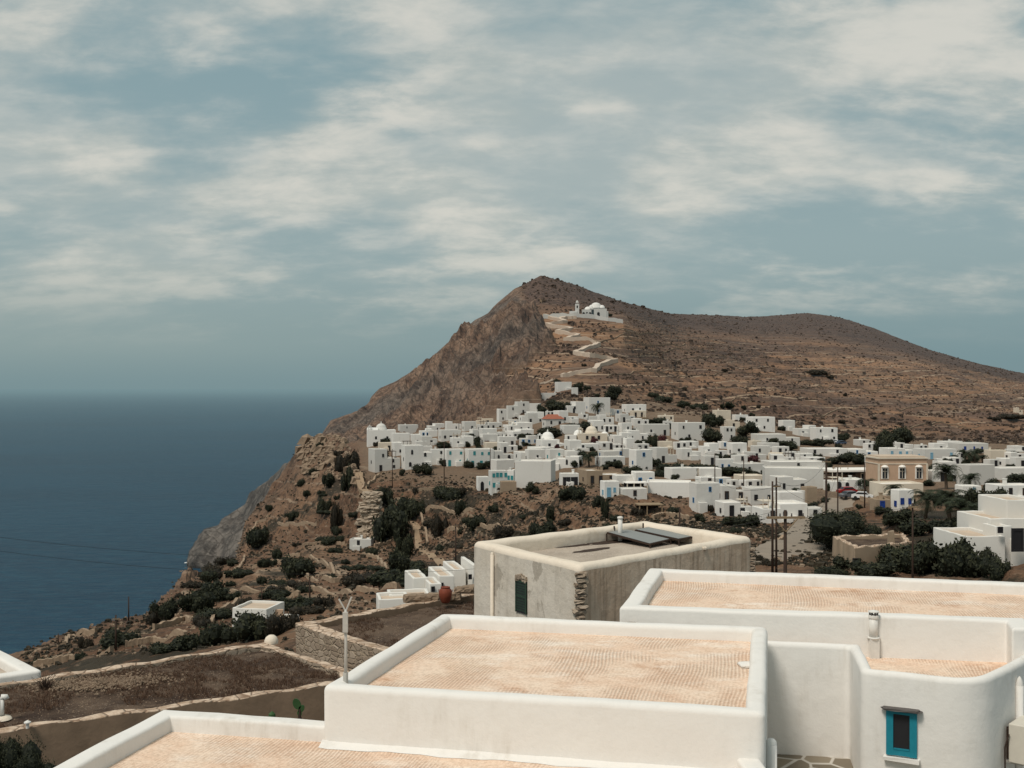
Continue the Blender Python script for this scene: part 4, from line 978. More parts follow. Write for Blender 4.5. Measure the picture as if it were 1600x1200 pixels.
for h in HS:
    a = dict(yaw=h[5]); 
    if len(h) > 6: a['mat'] = h[6]
    tm_ = 6.05
    if h[3] < 650 and h[0] > 830: tm_ = 7.5
    house(*h[:4], h[4], tmin=tm_, **a)
house(763, 793, 736, 768, 't7', yaw=16, label='two-storey white house with teal shutters above the terraces')
house(804, 869, 721, 755, '', yaw=-12, stepped=False, label='large blank grey-white house wall in the town front row')
house(903, 977, 736, 757, 'n4', 'town_tan', yaw=14, label='tan flat-roofed house with white roof and four openings')
house(1008, 1083, 754, 779, '', yaw=-8, stepped=False, label='long plain grey-white wall of a house left of the one blue window')
house(1078, 1123, 760, 803, 'b1', yaw=14, label='white two-storey house with one bright blue shuttered window')
house(1190, 1286, 733, 767, '', yaw=-8, stepped=False, label='tall wide grey-white block behind the twin poles')
house(1050, 1100, 662, 690, 'd3', yaw=12, stepped=False, label='cube-shaped white house with three dark upper windows and balcony')
house(1268, 1306, 669, 691, 'd4', yaw=8, stepped=False, label='long white two-storey house at the foot of the hill')
house(1133, 1155, 657, 670, 'd1', 'town_cream', yaw=10, label='small yellowish house between dark trees')
house(781, 807, 753, 768, '', 'town_tan', yaw=8, label='small tan stone outbuilding beside the teal-shuttered house')
house(1178, 1257, 806, 836, 'd3', yaw=8, label='low white house with dark windows behind the crossarm pole')
house(1256, 1282, 795, 815, 'd1', yaw=12, label='small white annex with curved end next to the big roadside tree')
house(1394, 1425, 766, 798, 'B2', yaw=16, label='white house with deep blue doors among the palms')
house(1362, 1388, 785, 802, 'B1', 'town_tan', yaw=6, label='garden gatehouse with a deep blue gate')
house(1546, 1612, 760, 784, 'n2', yaw=8, label='low white house with dark veranda at the right edge', roof='town_roof')
house(1364, 1436, 757, 779, '', 'town_cream', yaw=6, label='cream podium building below the ochre house')
house(1290, 1348, 751, 768, 'a3', yaw=6, label='white arcade with dark arches under the brown long house')
# smaller houses filling the gaps of the dense town
cov = np.zeros((1200, 1700), np.float32)
for h in HS: cov[h[2]:h[3], h[0]:h[1]] = 1
for r_ in ((763,793,736,768),(804,869,721,755),(903,977,736,757),(1008,1083,754,779),(1078,1123,760,803),(1190,1286,733,767),(1050,1100,662,690),(1268,1306,669,691),(1287,1368,727,768),(1371,1447,715,779),(847,881,648,667),(571,620,660,694),(839,874,675,701),(895,955,665,692),(1394,1425,766,798),(1240,1350,690,702),(1192,1300,796,884),(1255,1365,780,858)): cov[r_[2]:r_[3], r_[0]:r_[1]] = 1
for (px, yb, w_, h_, *_k) in TR:
    if h_ > 9: cov[int(yb-h_):int(yb), max(0, int(px-w_/2)):int(px+w_/2)] += .8
cov = np.minimum(cov, 1)
tp_x = [600, 700, 780, 830, 880, 950, 1000, 1100, 1200, 1300, 1600]; tp_y = [692, 674, 668, 658, 642, 642, 660, 680, 690, 702, 708]
bt_x = [600, 760, 860, 1000, 1120, 1280, 1350, 1480, 1600]; bt_y = [715, 728, 722, 738, 765, 775, 735, 750, 750]
nf = 0; tries = 0
while nf < 225 and tries < 20000:
    tries += 1; px = rng.uniform(600, 1598); yb = rng.uniform(np.interp(px, tp_x, tp_y), np.interp(px, bt_x, bt_y)); sc_ = (yb-606)/100
    w_ = rng.uniform(12, 30)*(.7+.5*sc_); h_ = rng.uniform(7, 11)*(.75+.5*sc_)
    x0, x1, y0, y1 = int(px-w_/2), int(px+w_/2), int(yb-h_), int(yb)
    if x1 > 1600 or cov[y0:y1, x0:x1].mean() > .55: continue
    cov[y0:y1, x0:x1] = 1; nf += 1
    house(x0, x1, y0, y1+1, rng.choice(['', 'd1', 'd1', 'd2', 'n1', 'b1', 'd2']), rng.choice(['town']*7+['town_cream']), yaw=rng.choice([8, 12, 16, 20, -8]), tmin=6.05 if yb > 650 else 7.5)
for i in range(110):
    px = rng.uniform(590, 1598); yb = rng.uniform(np.interp(px, tp_x, tp_y), np.interp(px, bt_x, bt_y)+6); k_ = (yb-606)/100
    TR.append((px, yb, rng.uniform(9, 20)*(.6+.5*k_), rng.uniform(6, 12)*(.6+.5*k_), 't'))
# brown long house with oversailing white roof
t, w, dp, hm = house(1287, 1368, 738, 753, 'w4', 'town_brown', yaw=6, label='dark brown long house under a wide white flat roof')
mb = MB(); mb.box((0, 0, hm+.25), (w+1.2, dp+1.4, .5), jit=.05); mb.build('eaves', M['town_roof'], t, local=True)
for k in range(7): mb = MB(); mb.box((-w/2+w*k/6, -dp/2-.4, hm/2), (.22, .22, hm)); mb.build('column', M['woodw'], t, local=True)
# ochre neoclassical house
gx, gy, gz = ground(1409, 757, 6.05); D = gy; t = thing('neoclassical_house', 'ochre house with three tall white-framed windows', 'house', (gx, gy+4, gz), R(4), 'houses of the white town')
w = 77*D/F; hm = 40*D/F
mb = MB(); mb.box((0, 0, hm/2-2), (w, 8, hm+4)); mb.build('wall', M['town_ochre'], t, local=True)
mb = MB(); mb.box((0, 0, hm+.02), (w+.5, 8.5, .3)); mb.box((0, 0, hm-1.25), (w+.2, 8.2, .22)); mb.build('cornice', M['town_cream'], t, local=True)
mb = MB(); mb.box((0, 0, hm+.3), (w-.6, 7.4, .3)); mb.build('roof', M['roof_beige'], t, local=True)
for xx in (-.38, -.02, .33):
    mb = MB(); X = xx*w; mb.box((X, -4.05, 2.5), (1.75, .12, 2.7)); mb.lathe((X, -4.05, 3.85), [(0.87, 0), (.6, .35), (0, .5)], 8); fr_ = mb.build('window', M['town_roof'], t, local=True)
    mb = MB(); mb.box((X, -4.13, 2.4), (1.1, .06, 2.2)); p_ = mb.build('pane', M['glass'], fr_, local=True)
    mb = MB(); mb.box((X, -4.18, 2.4), (.1, .05, 2.2)); mb.box((X, -4.18, 2.9), (1.1, .05, .09)); mb.build('frame', M['town_cream'], fr_, local=True)
for X in (-w/2, w/2): mb = MB(); mb.box((X, -4, hm/2-.6), (.4, .35, hm-1.5)); mb.build('pilaster', M['town_cream'], t, local=True)
# red-tiled house
t, w, dp, hm = house(847, 881, 655, 667, 'd2', yaw=14, label='white house with a red tiled pitched roof')
mb = MB(); mb.add([(-w/2-.3, -dp/2-.3, hm), (w/2+.3, -dp/2-.3, hm), (w/2+.3, dp/2, hm), (-w/2-.3, dp/2, hm), (-w/2+1.5, .5, hm+1.7), (w/2-1.5, .5, hm+1.7)], [(0, 1, 5, 4), (1, 2, 5), (2, 3, 4, 5), (3, 0, 4)]); mb.build('tiled_roof', M['redtile'], t, local=True)

# churches
def dome_prof(r, h, n=7): return [(r*cos(pi/2*i/n), h*sin(pi/2*i/n)) for i in range(n)]+[(0.001, h)]
def church(cx, y1, wpx, hbody, rdome, label, mat='town', tmin=6.05, belfry=True, yaw=14, lantern=True):
    gx, gy, gz = ground(cx, y1, tmin); s = gy/F; w = wpx*s; hb = hbody*s; r = rdome*s
    t = thing('church', label, 'church', (gx, gy+w*.3, gz), R(yaw))
    mb = MB(); mb.box((0, 0, hb/2-2), (w, w*.62, hb+4), jit=.05); mb.box((w*.42, 0, hb*.35), (w*.3, w*.4, hb*.7)); mb.build('wall', M[mat], t, local=True)
    mb = MB(); mb.lathe((0, 0, hb-.1), [(r*1.08, 0), (r*1.08, r*.4), (r, r*.42)]+[(a, b+r*.42) for a, b in dome_prof(r, r*.88)], 18); d = mb.build('dome', M[mat], t, local=True, smooth=True)
    if lantern: mb = MB(); mb.lathe((0, 0, hb+r*1.25), [(.28, 0), (.22, .5), (.1, .7), (0.01, 1.1)], 8); mb.build('finial', M[mat], d, local=True)
    if belfry:
        mb = MB(); X = -w*.42
        for s_ in (-.5, .5): mb.box((X+s_, -w*.28, hb+.7), (.3, .4, 1.4))
        mb.box((X, -w*.28, hb+1.55), (1.5, .45, .35)); mb.box((X, -w*.28, hb+1.9), (.5, .4, .5)); mb.build('belfry', M[mat], t, local=True)
    for k in range(2): inst('window', UW['d'], t, (-w*.2+k*w*.4, -w*.31-.03, hb*.35), 0, (.8, 1, 1.2))
    inst('door', UW['n'], t, (0, -w*.31-.03, 0), 0, (1.1, 1, 2.1))
    return t, w, hb
t, w, hb = church(594, 694, 44, 22, 8, 'white church with one dome standing above the sea cliff', yaw=10)
mb = MB()
for i in range(9):
    pass
vs = []; nn = 10; x0_, x1_ = -w*.5, -w*.12
for X in (x0_, x1_):
    for i in range(nn+1): a = pi*i/nn; vs.append((X, cos(a)*w*.30, hb-.2+sin(a)*w*.10))
mb.add(vs, [(i, i+1, nn+2+i, nn+1+i) for i in range(nn)]+[tuple(range(nn+1))]); mb.build('vault', M['town'], t, local=True)
church(856, 701, 34, 14, 9.5, 'white church with the leftmost dome in the town centre', yaw=8)
church(925, 692, 46, 14, 9, 'cream church with the largest dome in the town centre', 'town_cream', yaw=6)
church(904, 690, 17, 9, 7, 'small white domed chapel left of the big cream dome', yaw=0, belfry=False)
church(945, 692, 16, 9, 6.5, 'small white domed chapel right of the big cream dome', yaw=0, belfry=False)
t, w, dp, hm = house(547, 585, 843, 858, 'd1', yaw=-10, dep=3.5, tmin=3, label='small white chapel alone at the foot of the layered crag', group=None, stepped=False)

# hilltop sanctuary
gx, gy, gz = ground(928, 497, 9.5)
s = gy/F; t = thing('hilltop_church', 'large white domed church with bell tower on the bare hillside', 'church', (gx, gy, gz), 0)
def X_(px): return (px-928)*s
def Zp(py): return (HY-py)/F*gy-gz
mb = MB(); mb.box((X_(936), 5, Zp(490)/2+Zp(494)/2), (24*s, 10, Zp(479)-Zp(499))); mb.box((X_(919), 4, (Zp(485)+Zp(499))/2), (18*s, 8, Zp(483)-Zp(500)))
mb.box((X_(947), 4, (Zp(487)+Zp(499))/2), (7*s, 7, Zp(486)-Zp(500))); mb.build('wall', M['town'], t, local=True)
mb = MB(); mb.lathe((X_(932), 5, Zp(481)), [(8.5*s, 0), (8.5*s, 3*s)]+[(a, b+3*s) for a, b in dome_prof(8*s, 6.0*s)], 16); mb.build('dome', M['town'], t, local=True, smooth=True)
mb = MB(); mb.lathe((X_(919), 4, Zp(484)), dome_prof(5.5*s, 5.5*s), 12); mb.lathe((X_(941), 4, Zp(481)), dome_prof(5*s, 5*s), 12); mb.lathe((X_(924), 3, Zp(482)), dome_prof(4*s, 6*s), 12); mb.build('side_dome', M['town'], t, local=True, smooth=True)
for k, px in enumerate((912, 917, 922)): inst('arch', UW['a'], t, (X_(px), -.1, Zp(494)), 0, (1.7, 1, 2.6))
inst('door', UW['a'], t, (X_(935), -.1, Zp(494)), 0, (2.0, 1, 2.6))
mb = MB(); mb.box((X_(902), 2, (Zp(475)+Zp(499))/2), (6*s, 3, Zp(474)-Zp(499))); mb.box((X_(902), 2, Zp(472)), (4*s, 2.2, 2.2*s)); mb.lathe((X_(902), 2, Zp(471)), [(1.9*s, 0), (1.3*s, 1*s), (0.01, 2*s)], 8)
bt = mb.build('bell_tower', M['town'], t, local=True)
mb = MB(); mb.box((X_(896), 2, (Zp(487)+Zp(499))/2), (12*s, 4, Zp(486)-Zp(500))); mb.build('annex', M['town'], t, local=True)
inst('window', UW['a'], t, (X_(902), .45, Zp(481)), 0, (1.0, 1, 1.6)); inst('window', UW['d'], t, (X_(894), -.05, Zp(493)), 0, (.9, 1, 1.3))
def ribbon(name, pts, hgt, thick, mat, label, cat, kind=None, D=None, tmin=2.0, sub=6, lift=0.0, flatw=0, group=None, dip=.6):
    "a wall or path following ground points"
    G = [np.array(ground(px, py, tmin)) for px, py in pts]; Q = []
    for i in range(len(G)-1):
        for k in range(sub):
            q = G[i]+(G[i+1]-G[i])*k/sub; Q.append(q)
    Q.append(G[-1]); Q = [np.array((q[0], q[1], zat(q[0], q[1])+lift)) for q in Q]
    mb = MB(); vs = []; Lp = len(Q)
    for i, q in enumerate(Q):
        d = Q[min(i+1, Lp-1)]-Q[max(i-1, 0)]; d[2] = 0; d /= (np.linalg.norm(d)+1e-6); nrm = np.array((-d[1], d[0], 0)); wj = thick*(1+random.uniform(-.15, .15)); hj = hgt*(1+random.uniform(-.2, .2))
        for sgn, zz in ((-1, -dip), (-1, hj), (1, hj), (1, -dip)): vs.append(tuple(q+nrm*sgn*wj/2+np.array((0, 0, zz))))
    fs = []
    for i in range(Lp-1):
        for k in range(4): a = i*4+k; b = i*4+(k+1) % 4; fs.append((a, b, b+4, a+4))
    fs += [(0, 1, 2, 3), tuple(4*(Lp-1)+k for k in (3, 2, 1, 0))]
    mb.add(vs, fs); o = mb.build(name, mat); tag(o, label, cat, group, kind); return o
ribbon('retaining_wall', [(849, 498), (878, 497), (905, 497), (930, 499), (950, 502), (973, 506)], 3.2, .8, M['town'], 'long white retaining wall below the hilltop church', 'wall', tmin=9.5, dip=3)
zz = [(520, 905), (650, 880), (790, 860), (830, 812), (970, 778), (880, 752), (760, 735), (635, 710), (740, 662), (825, 640), (760, 608), (550, 600), (660, 565), (485, 540), (600, 505), (395, 478), (550, 450), (380, 402)]
zz = [(780+a/5.333, 420+b/5.333) for a, b in zz]
ribbon('zigzag_path', zz, 2.0, 3.4, M['pathm'], 'pale zigzag path climbing to the hilltop church', 'path', 'structure', tmin=8.2, dip=2.5, sub=5)
ribbon('zigzag_path_top', [(851, 495), (862, 497), (870, 500), (884, 498), (900, 498)], 1.4, 6, M['pathm'], 'pale forecourt at the top of the zigzag path', 'path', 'structure', tmin=9, dip=3)
ribbon('lower_path', [(846, 600), (854, 598), (866, 595)], .5, 2.4, M['pathm'], 'short pale path reaching the first houses', 'path', 'structure', tmin=8.2)
ribbon('summit_cairn', [(844, 430), (847, 430)], 2.4, 1.2, M['drywall'], 'tiny stone cairn on the summit', 'cairn', tmin=11)
ribbon('dirt_track', [(617, 794), (634, 806), (650, 820), (655, 838), (655, 855), (675, 870), (704, 888)], .15, 2.2, M['dirtpath'], 'narrow dirt track winding down the terraces', 'path', 'structure', tmin=3)
ribbon('cliff_path', [(557, 738), (562, 752), (570, 768), (580, 780)], .3, 2.4, M['dirtpath'], 'dirt path below the palm and church', 'path', 'structure', tmin=4.5)
ribbon('village_road', [(1192, 884), (1228, 868), (1250, 850), (1262, 835), (1280, 815), (1300, 798), (1320, 784)], .35, 7.5, M['asphalt'], 'pale concrete road curving into town', 'road', 'structure', tmin=2.2, sub=8)

# dry stone walls
SW = [[(434, 819), (465, 822), (496, 822)], [(333, 929), (380, 924), (440, 926), (500, 926), (560, 923), (622, 921)], [(424, 957), (446, 944), (468, 932)], [(484, 872), (512, 888), (540, 905)],
      [(567, 869), (590, 876), (610, 891)], [(585, 854), (612, 846), (640, 839)], [(52, 1044), (110, 1032), (175, 1021)], [(196, 1013), (240, 1004), (290, 996)], [(480, 905), (520, 912), (566, 906)],
      [(560, 778), (575, 760), (592, 745)], [(640, 800), (690, 796), (740, 800)], [(650, 772), (700, 764), (742, 766)], [(395, 890), (430, 880), (470, 872)], [(350, 905), (372, 890), (382, 872)], [(470, 858), (505, 850), (540, 852)],
      [(700, 830), (750, 822), (800, 828)], [(620, 940), (660, 930), (700, 920)], [(240, 985), (290, 972), (330, 968)], [(330, 980), (345, 960), (372, 942)], [(100, 1010), (108, 998), (150, 990)], [(1020, 812), (1040, 806), (1075, 812)],
      [(1345, 782), (1385, 786), (1440, 782)], [(1200, 862), (1215, 852), (1225, 845)], [(1480, 882), (1520, 872), (1560, 874)], [(1380, 872), (1420, 860), (1450, 862)], [(655, 800), (665, 830), (668, 850)], [(385, 845), (400, 822), (420, 808)]]
for w_ in SW:
    o = ribbon('stone_wall', w_, .8, .5, M['stonewall'], '', 'stone wall', tmin=2.0, sub=16, group='dry stone terrace walls'); c_ = w_[len(w_)//2]; want(o, c_[0], c_[1], 'low dry stone terrace wall', 'stone wall', 'dry stone terrace walls')
HW = [[(1050, 563), (1090, 558), (1135, 560)], [(1060, 590), (1130, 583), (1200, 588), (1260, 592)], [(1230, 612), (1300, 606), (1380, 612), (1440, 616)], [(1120, 606), (1180, 604), (1220, 612)], [(1230, 545), (1262, 562), (1298, 582)], [(1330, 588), (1410, 602), (1500, 622), (1580, 642)],
      [(985, 610), (1030, 604), (1075, 606)], [(930, 520), (980, 522), (1040, 524)], [(935, 535), (1000, 536), (1070, 540)], [(1000, 556), (1060, 545), (1100, 548)], [(1400, 640), (1470, 636), (1540, 645)], [(1270, 652), (1320, 640), (1350, 648)], [(1420, 672), (1470, 662), (1530, 668)], [(1080, 628), (1150, 622), (1210, 630)], [(1450, 600), (1520, 606), (1590, 625)], [(950, 590), (990, 582), (1040, 586)]]
for w_ in HW:
    o = ribbon('stone_wall', w_, .6, .7, M['drywall'], '', 'stone wall', tmin=8.2, sub=20, group='terrace walls on the hill'); c_ = w_[len(w_)//2]; want(o, c_[0], c_[1], 'faint pale stone wall on the brown hillside', 'stone wall', 'terrace walls on the hill')

# trees and shrubs: centre px, base row, width px, height px, kind
def plant(px, py, wpx, hpx, kind='t', tmin=5.5, D=None, label=None):
    gx, gy, gz = ground(px, py, tmin) if D is None else at(px, py, D); s = gy/F; w = wpx*s; h = hpx*s; rz = random.uniform(0, 6.28)
    if kind == 'p':
        t = thing('palm_tree', label, 'palm tree', (gx, gy, gz-.3), rz); k = h*1.22
        inst('trunk', PTR, t, (0, 0, 0), 0, (k,)*3); inst('fronds', PCR, t, (0, 0, 0), 0, (k,)*3)
        if not label: want(t, px, py-hpx/2, 'dark palm tree', 'palm tree', 'palm trees')
        return t
    ms = {'t': CROWN, 's': SHRUB, 'o': SCRUB, 'r': BURG, 'B': BIG}[kind]
    if kind in 'tB' and (hpx > 11 or kind == 'B'):
        t = thing('tree', label, 'tree', (gx, gy, gz-.4), rz)
        inst('crown', random.choice(ms), t, (0, 0, h*.06), 0, (w/1.6/(1.25 if kind == 'B' else 1),)*2+(h/1.5,)); inst('trunk', TRUNK, t, (0, 0, 0), 0, (w*.5, w*.5, h*.75))
        if not label: want(t, px, py-hpx/2, '%s dark green tree' % ('large' if wpx > 30 else 'small' if wpx < 16 else 'mid-sized'), 'tree', 'trees of the town')
        return t
    o = inst('shrub', random.choice(ms), None, (gx, gy, gz-.25), rz, (w/2.0, w/2.0*.8, h/(1.5 if kind == 't' else .85)))
    if label: tag(o, label, 'shrub')
    else: want(o, px, py-hpx/2, '%s %s shrub' % ('broad' if wpx > 30 else 'small' if wpx < 16 else 'rounded', {'r': 'burgundy', 'o': 'olive'}.get(kind, 'dark green')), 'shrub', 'shrubs')
    return o
for t_ in TR: plant(*t_, tmin=(7.6 if t_[1] < 645 else 5.6))
# bigger, nearer right-hand trees and hedges
plant(1311, 858, 118, 66, 'B', 2.2, label='big dark bushy tree at the roadside in front of town')
for a in [(1408,820,44,26,'t'),(1440,836,60,38,'t'),(1490,842,56,40,'t'),(1530,838,44,28,'t'),(1380,810,26,18,'t'),(1368,838,30,18,'s'),(1390,826,20,22,'t'),(1478,866,60,30,'t')]: plant(*a, tmin=3.0)
for a in [(1300,904,60,18,'s'),(1360,905,80,26,'s'),(1420,904,90,40,'s'),(1480,906,90,50,'s'),(1520,880,60,34,'s'),(1450,880,80,34,'s'),(1400,884,50,18,'s'),(1560,900,50,30,'s'),(1330,898,70,20,'s'),(1395,896,80,30,'s'),(1450,900,90,36,'s'),(1505,902,90,44,'s'),(1545,890,60,34,'s'),(1425,888,60,30,'s')]: plant(*a, tmin=1.5)
for a in [(1180,880,34,16,'o'),(1205,892,40,14,'o'),(1262,868,22,9,'o'),(1215,886,24,9,'o')]: plant(*a, tmin=1.5)
plant(1508, 842, 24, 68, 'p', 3.0, label='tallest dark palm among the right-hand trees')
SL = [(611,842,70,46),(405,855,46,26),(466,904,60,26),(525,832,20,36),(505,804,24,20),(515,762,25,20),(544,766,28,32),(543,737,34,28),(459,816,20,12),(599,792,34,26),(645,810,42,28),(687,837,28,30),(721,805,22,20),(620,894,45,28),(632,874,30,30),
 (560,917,60,20),(610,917,70,24),(655,906,54,20),(581,871,24,12),(330,902,45,18),(335,937,60,26),(302,957,55,28),(255,973,45,28),(315,980,32,16),(410,915,22,11),(447,922,28,12),(450,952,50,18),(508,952,45,20),(434,876,22,16),(410,888,20,13),(421,799,12,9),(385,952,30,18),
 (300,1014,60,20),(345,1008,64,32),(395,1002,80,38),(438,992,54,34),(255,1024,50,14),(203,1002,25,9),(182,1010,60,22),(135,1012,20,18),(66,1036,30,9),(126,1032,25,9),(200,983,12,5),(245,975,30,20),(600,780,20,14),(700,779,44,16),(686,774,30,14),(722,776,30,14),(480,780,14,9),(600,820,26,20),(740,828,36,20),(790,842,44,22),(852,842,42,26),(880,858,50,24),(905,852,30,16),(820,862,34,14),(935,792,22,16),(945,812,14,26),(860,815,16,20),(1000,802,26,10),(1050,806,28,12),(560,852,14,9),(705,930,40,12),(650,770,14,8),(770,800,22,10),(540,882,16,8),(360,918,18,8),(280,935,18,8),(490,742,16,9),(470,762,16,10),(500,700,14,8),(530,712,16,8)]
for i, t_ in enumerate(SL): plant(t_[0], t_[1], t_[2]*1.12, t_[3]*1.1, 'o' if i % 4 == 3 else 's', tmin=2.0 if t_[1] > 870 else 3.2)
r9 = random.Random(21)
for i in range(95):
    px = r9.uniform(300, 1160); py = r9.uniform(np.interp(px, [300, 400, 480, 560, 800, 1160], [915, 850, 770, 780, 800, 830]), np.interp(px, [300, 600, 730, 800, 1160], [990, 950, 900, 870, 880])); k_ = (py-606)/250
    plant(px, py, r9.uniform(14, 44)*k_, r9.uniform(6, 13)*k_, r9.choice('sso'), tmin=1.6)
for a in [(1275,588,50,8),(1296,591,20,6),(1133,582,14,6),(1070,611,10,6),(1580,655,50,8),(1555,657,30,6),(1010,600,8,5),(1320,620,9,6),(1315,665,16,7),(1365,655,10,5),(913,573,8,5),(1185,640,10,6)]: plant(*a, 'o', tmin=8.2)
for a in [(875,494,14,4),(886,494,10,4),(952,494,12,4)]: plant(*a, 's', tmin=9.5)
# bottom-left bushes by the wall, cactus, dry bush
plant(16, 1222, 80, 100, 'B', D=24.5, label='dark leafy bush at the bottom left corner')
plant(60, 1222, 62, 72, 'B', D=24, label='small leafy bush right of the corner bush')
t = thing('prickly_pear', 'prickly pear cactus against the brown wall', 'cactus', (*at(468, 1132, 30.5)[:2], at(468, 1132, 30.5)[2]))
mb = MB(); mb.tube([(.05, 0, 0), (.0, 0, .22), (.02, 0, .42)], [.05, .045, .03], 7); mb.build('stem', M['woodw'], t, local=True)
for (x, z, r, a) in ((-.07, .55, .14, .4), (.05, .42, .1, -.5), (.0, .3, .08, .2)):
    mb = MB(); vs = [(x+r*.75*cos(k*pi/6)*cos(a)-r*1.1*sin(k*pi/6)*sin(a), (-.02 if s_ else .02), z+r*.75*cos(k*pi/6)*sin(a)+r*1.1*sin(k*pi/6)*cos(a)) for s_ in (0, 1) for k in range(12)]
    mb.add(vs, [tuple(range(12)), tuple(range(12, 24))[::-1]]+[(k, (k+1) % 12, 12+(k+1) % 12, 12+k) for k in range(12)]); mb.build('pad', M['cactus'], t, local=True)
q = at(425, 1130, 30.5); mb = MB(); mb.lathe((0, 0, 0), [(0.02, 0), (.1, .12), (.09, .25), (0, .33)], 8); o = mb.build('prickly_pear', M['cactus']); o.location = q; tag(o, 'tiny green cactus pad showing above the parapet', 'cactus')
def twigs(n, r, h, seed):
    mb = MB(); rs = random.Random(seed)
    for k in range(n):
        a = rs.uniform(0, 6.28); e = rs.uniform(.3, 1.4); l = rs.uniform(.4, 1)*h; b = (rs.uniform(-.15, .15)*r, rs.uniform(-.15, .15)*r, 0); m = (b[0]+cos(a)*cos(e)*l*.5, b[1]+sin(a)*cos(e)*l*.5, sin(e)*l*.6); tip = (m[0]+cos(a+rs.uniform(-.6, .6))*l*.4, m[1]+sin(a)*l*.3, m[2]+l*.35)
        mb.tube([b, m, tip], [.012, .008, .004], 3, cap=False)
    return mb
mb = twigs(60, .4, .6, 4); o = mb.build('dry_bush', M['woodw']); q = onz(70, 1078, zE-.15); o.location = (q[0], q[1], zE-.15); tag(o, 'leafless dry bush on the brown earth roof', 'bush')
# stuff: dry tufts on the earth roofs, scrub and stones on the slopes
def scatter(name, mat, pts, sizes, label, cat, shape, seed, flatten=.6):
    rs = np.random.RandomState(seed); V = []; Fc = []; cv = []; o = 0
    for (x, y, z), s in zip(pts, sizes):
        if shape == 'tuft':
            n = 9
            for k in range(n):
                a = rs.uniform(0, 6.28); l = s*rs.uniform(.5, 1.1); sp = rs.uniform(.2, .8); bx, by = rs.uniform(-.4, .4, 2)*s
                V += [(x+bx, y+by, z), (x+bx+s*.09, y+by, z), (x+bx+cos(a)*l*sp, y+by+sin(a)*l*sp, z+l)]; Fc.append((o, o+1, o+2)); o += 3; cv += [rs.uniform()]*3
        else:
            n = 6; ph = rs.uniform(0, 6.28); v = rs.uniform()
            r = [s*rs.uniform(.7, 1.2) for _ in range(n)]; r2 = [s*rs.uniform(.45, .85) for _ in range(n)]
            V += [(x+r[k]*cos(ph+k*pi/3), y+r[k]*sin(ph+k*pi/3), z-.15*s) for k in range(n)]+[(x+r2[k]*cos(ph+.5+k*pi/3), y+r2[k]*sin(ph+.5+k*pi/3), z+s*flatten*rs.uniform(.6, 1.0)) for k in range(n)]+[(x, y, z+s*flatten*1.1)]
            for k in range(n): Fc += [(o+k, o+(k+1) % n, o+n+(k+1) % n, o+n+k), (o+n+k, o+n+(k+1) % n, o+2*n)]
            o += 2*n+1; cv += [v]*(2*n+1)
    me = bpy.data.meshes.new(name); me.from_pydata(V, [], Fc); me.materials.append(mat)
    a_ = me.attributes.new('leafvar', 'FLOAT', 'POINT'); a_.data.foreach_set('value', np.array(cv, np.float32)); me.update()
    ob = bpy.data.objects.new(name, me); col.objects.link(ob); tag(ob, label, cat, kind='stuff'); return ob
rs = np.random.RandomState(5)
def inpoly(P, n, inset=.4):
    Q = [np.array(q) for q in offset_poly([np.array(p) for p in (P if area(P) > 0 else P[::-1])], inset)]; mn = np.min(Q, 0); mx = np.max(Q, 0); out = []
    while len(out) < n:
        x, y = rs.uniform(mn[0], mx[0]), rs.uniform(mn[1], mx[1])
        if all((Q[i][0]-Q[i-1][0])*(y-Q[i-1][1])-(Q[i][1]-Q[i-1][1])*(x-Q[i-1][0]) > 0 for i in range(len(Q))): out.append((x, y))
    return out
pts = []
for P, z, n in ((PE, zE-.12, 5200), (PF2, zF-.22, 2600)):
    for x, y in inpoly(P, n):
        if fbm(np.array([x/1.5]), np.array([y/1.5]), 3, 7)[0] > -.12: pts.append((x, y, z))
scatter('dry_grass', M['dry'], pts, rs.uniform(.05, .16, len(pts)), 'dry brown grass covering the earth roofs', 'grass', 'tuft', 3)
pts = [(x, y, z) for P, z, n in ((PE, zE-.11, 1500), (PF2, zF-.22, 500)) for x, y in inpoly(P, n)]
scatter('roof_pebbles', M['drywall'], pts, rs.uniform(.008, .026, len(pts)), 'small pale stones strewn over the earth roofs', 'stones', 'blob', 4)
q = onz(155, 1062, zE); r_ = np.random.RandomState(8); pts = [(q[0]+r_.normal()*.8+.6*v, q[1]+r_.normal()*.35+v*.35, zE-.10+r_.uniform(0, .04)) for v in r_.uniform(-1.6, 1.6, 1500)]
scatter('gravel_patch', M['drywall'], pts, r_.uniform(.02, .055, len(pts)), 'pale gravel spread on the brown earth roof', 'gravel', 'blob', 14)
def slope_pts(n, T0, T1, p0, p1, test, seed):
    r = np.random.RandomState(seed); ti = np.nonzero((T >= T0) & (T <= T1))[0]; pi_ = np.nonzero((PXc >= p0) & (PXc <= p1))[0]; out = []; sz = []
    a = r.choice(ti, n*3); b = r.choice(pi_, n*3)
    for i, k in zip(a, b):
        if len(out) >= n: break
        if test(i, k, r): out.append((Xg[i, k]+r.uniform(-.8, .8), Dg[i, k]+r.uniform(-.8, .8), Zg[i, k])); sz.append(1)
    return out
hm_ = fbm(Xg/40, Dg/40, 3, 95)
_zp = np.array([(zz[i][0]*(1-f_)+zz[i+1][0]*f_, zz[i][1]*(1-f_)+zz[i+1][1]*f_) for i in range(len(zz)-1) for f_ in np.linspace(0, 1, 8)]+[(x_, 497) for x_ in range(850, 975, 4)])
def offpath(i, k): return np.min(np.hypot(_zp[:, 0]-PXc[k], (_zp[:, 1]-rows[i, k])*1.3)) > 7
pts = slope_pts(10000, 8.1, 12.0, 780, 1650, lambda i, k, r: sea_face[i, k] < .3 and hm_[i, k]+r.uniform(-.5, .5) > -.1 and offpath(i, k), 1)
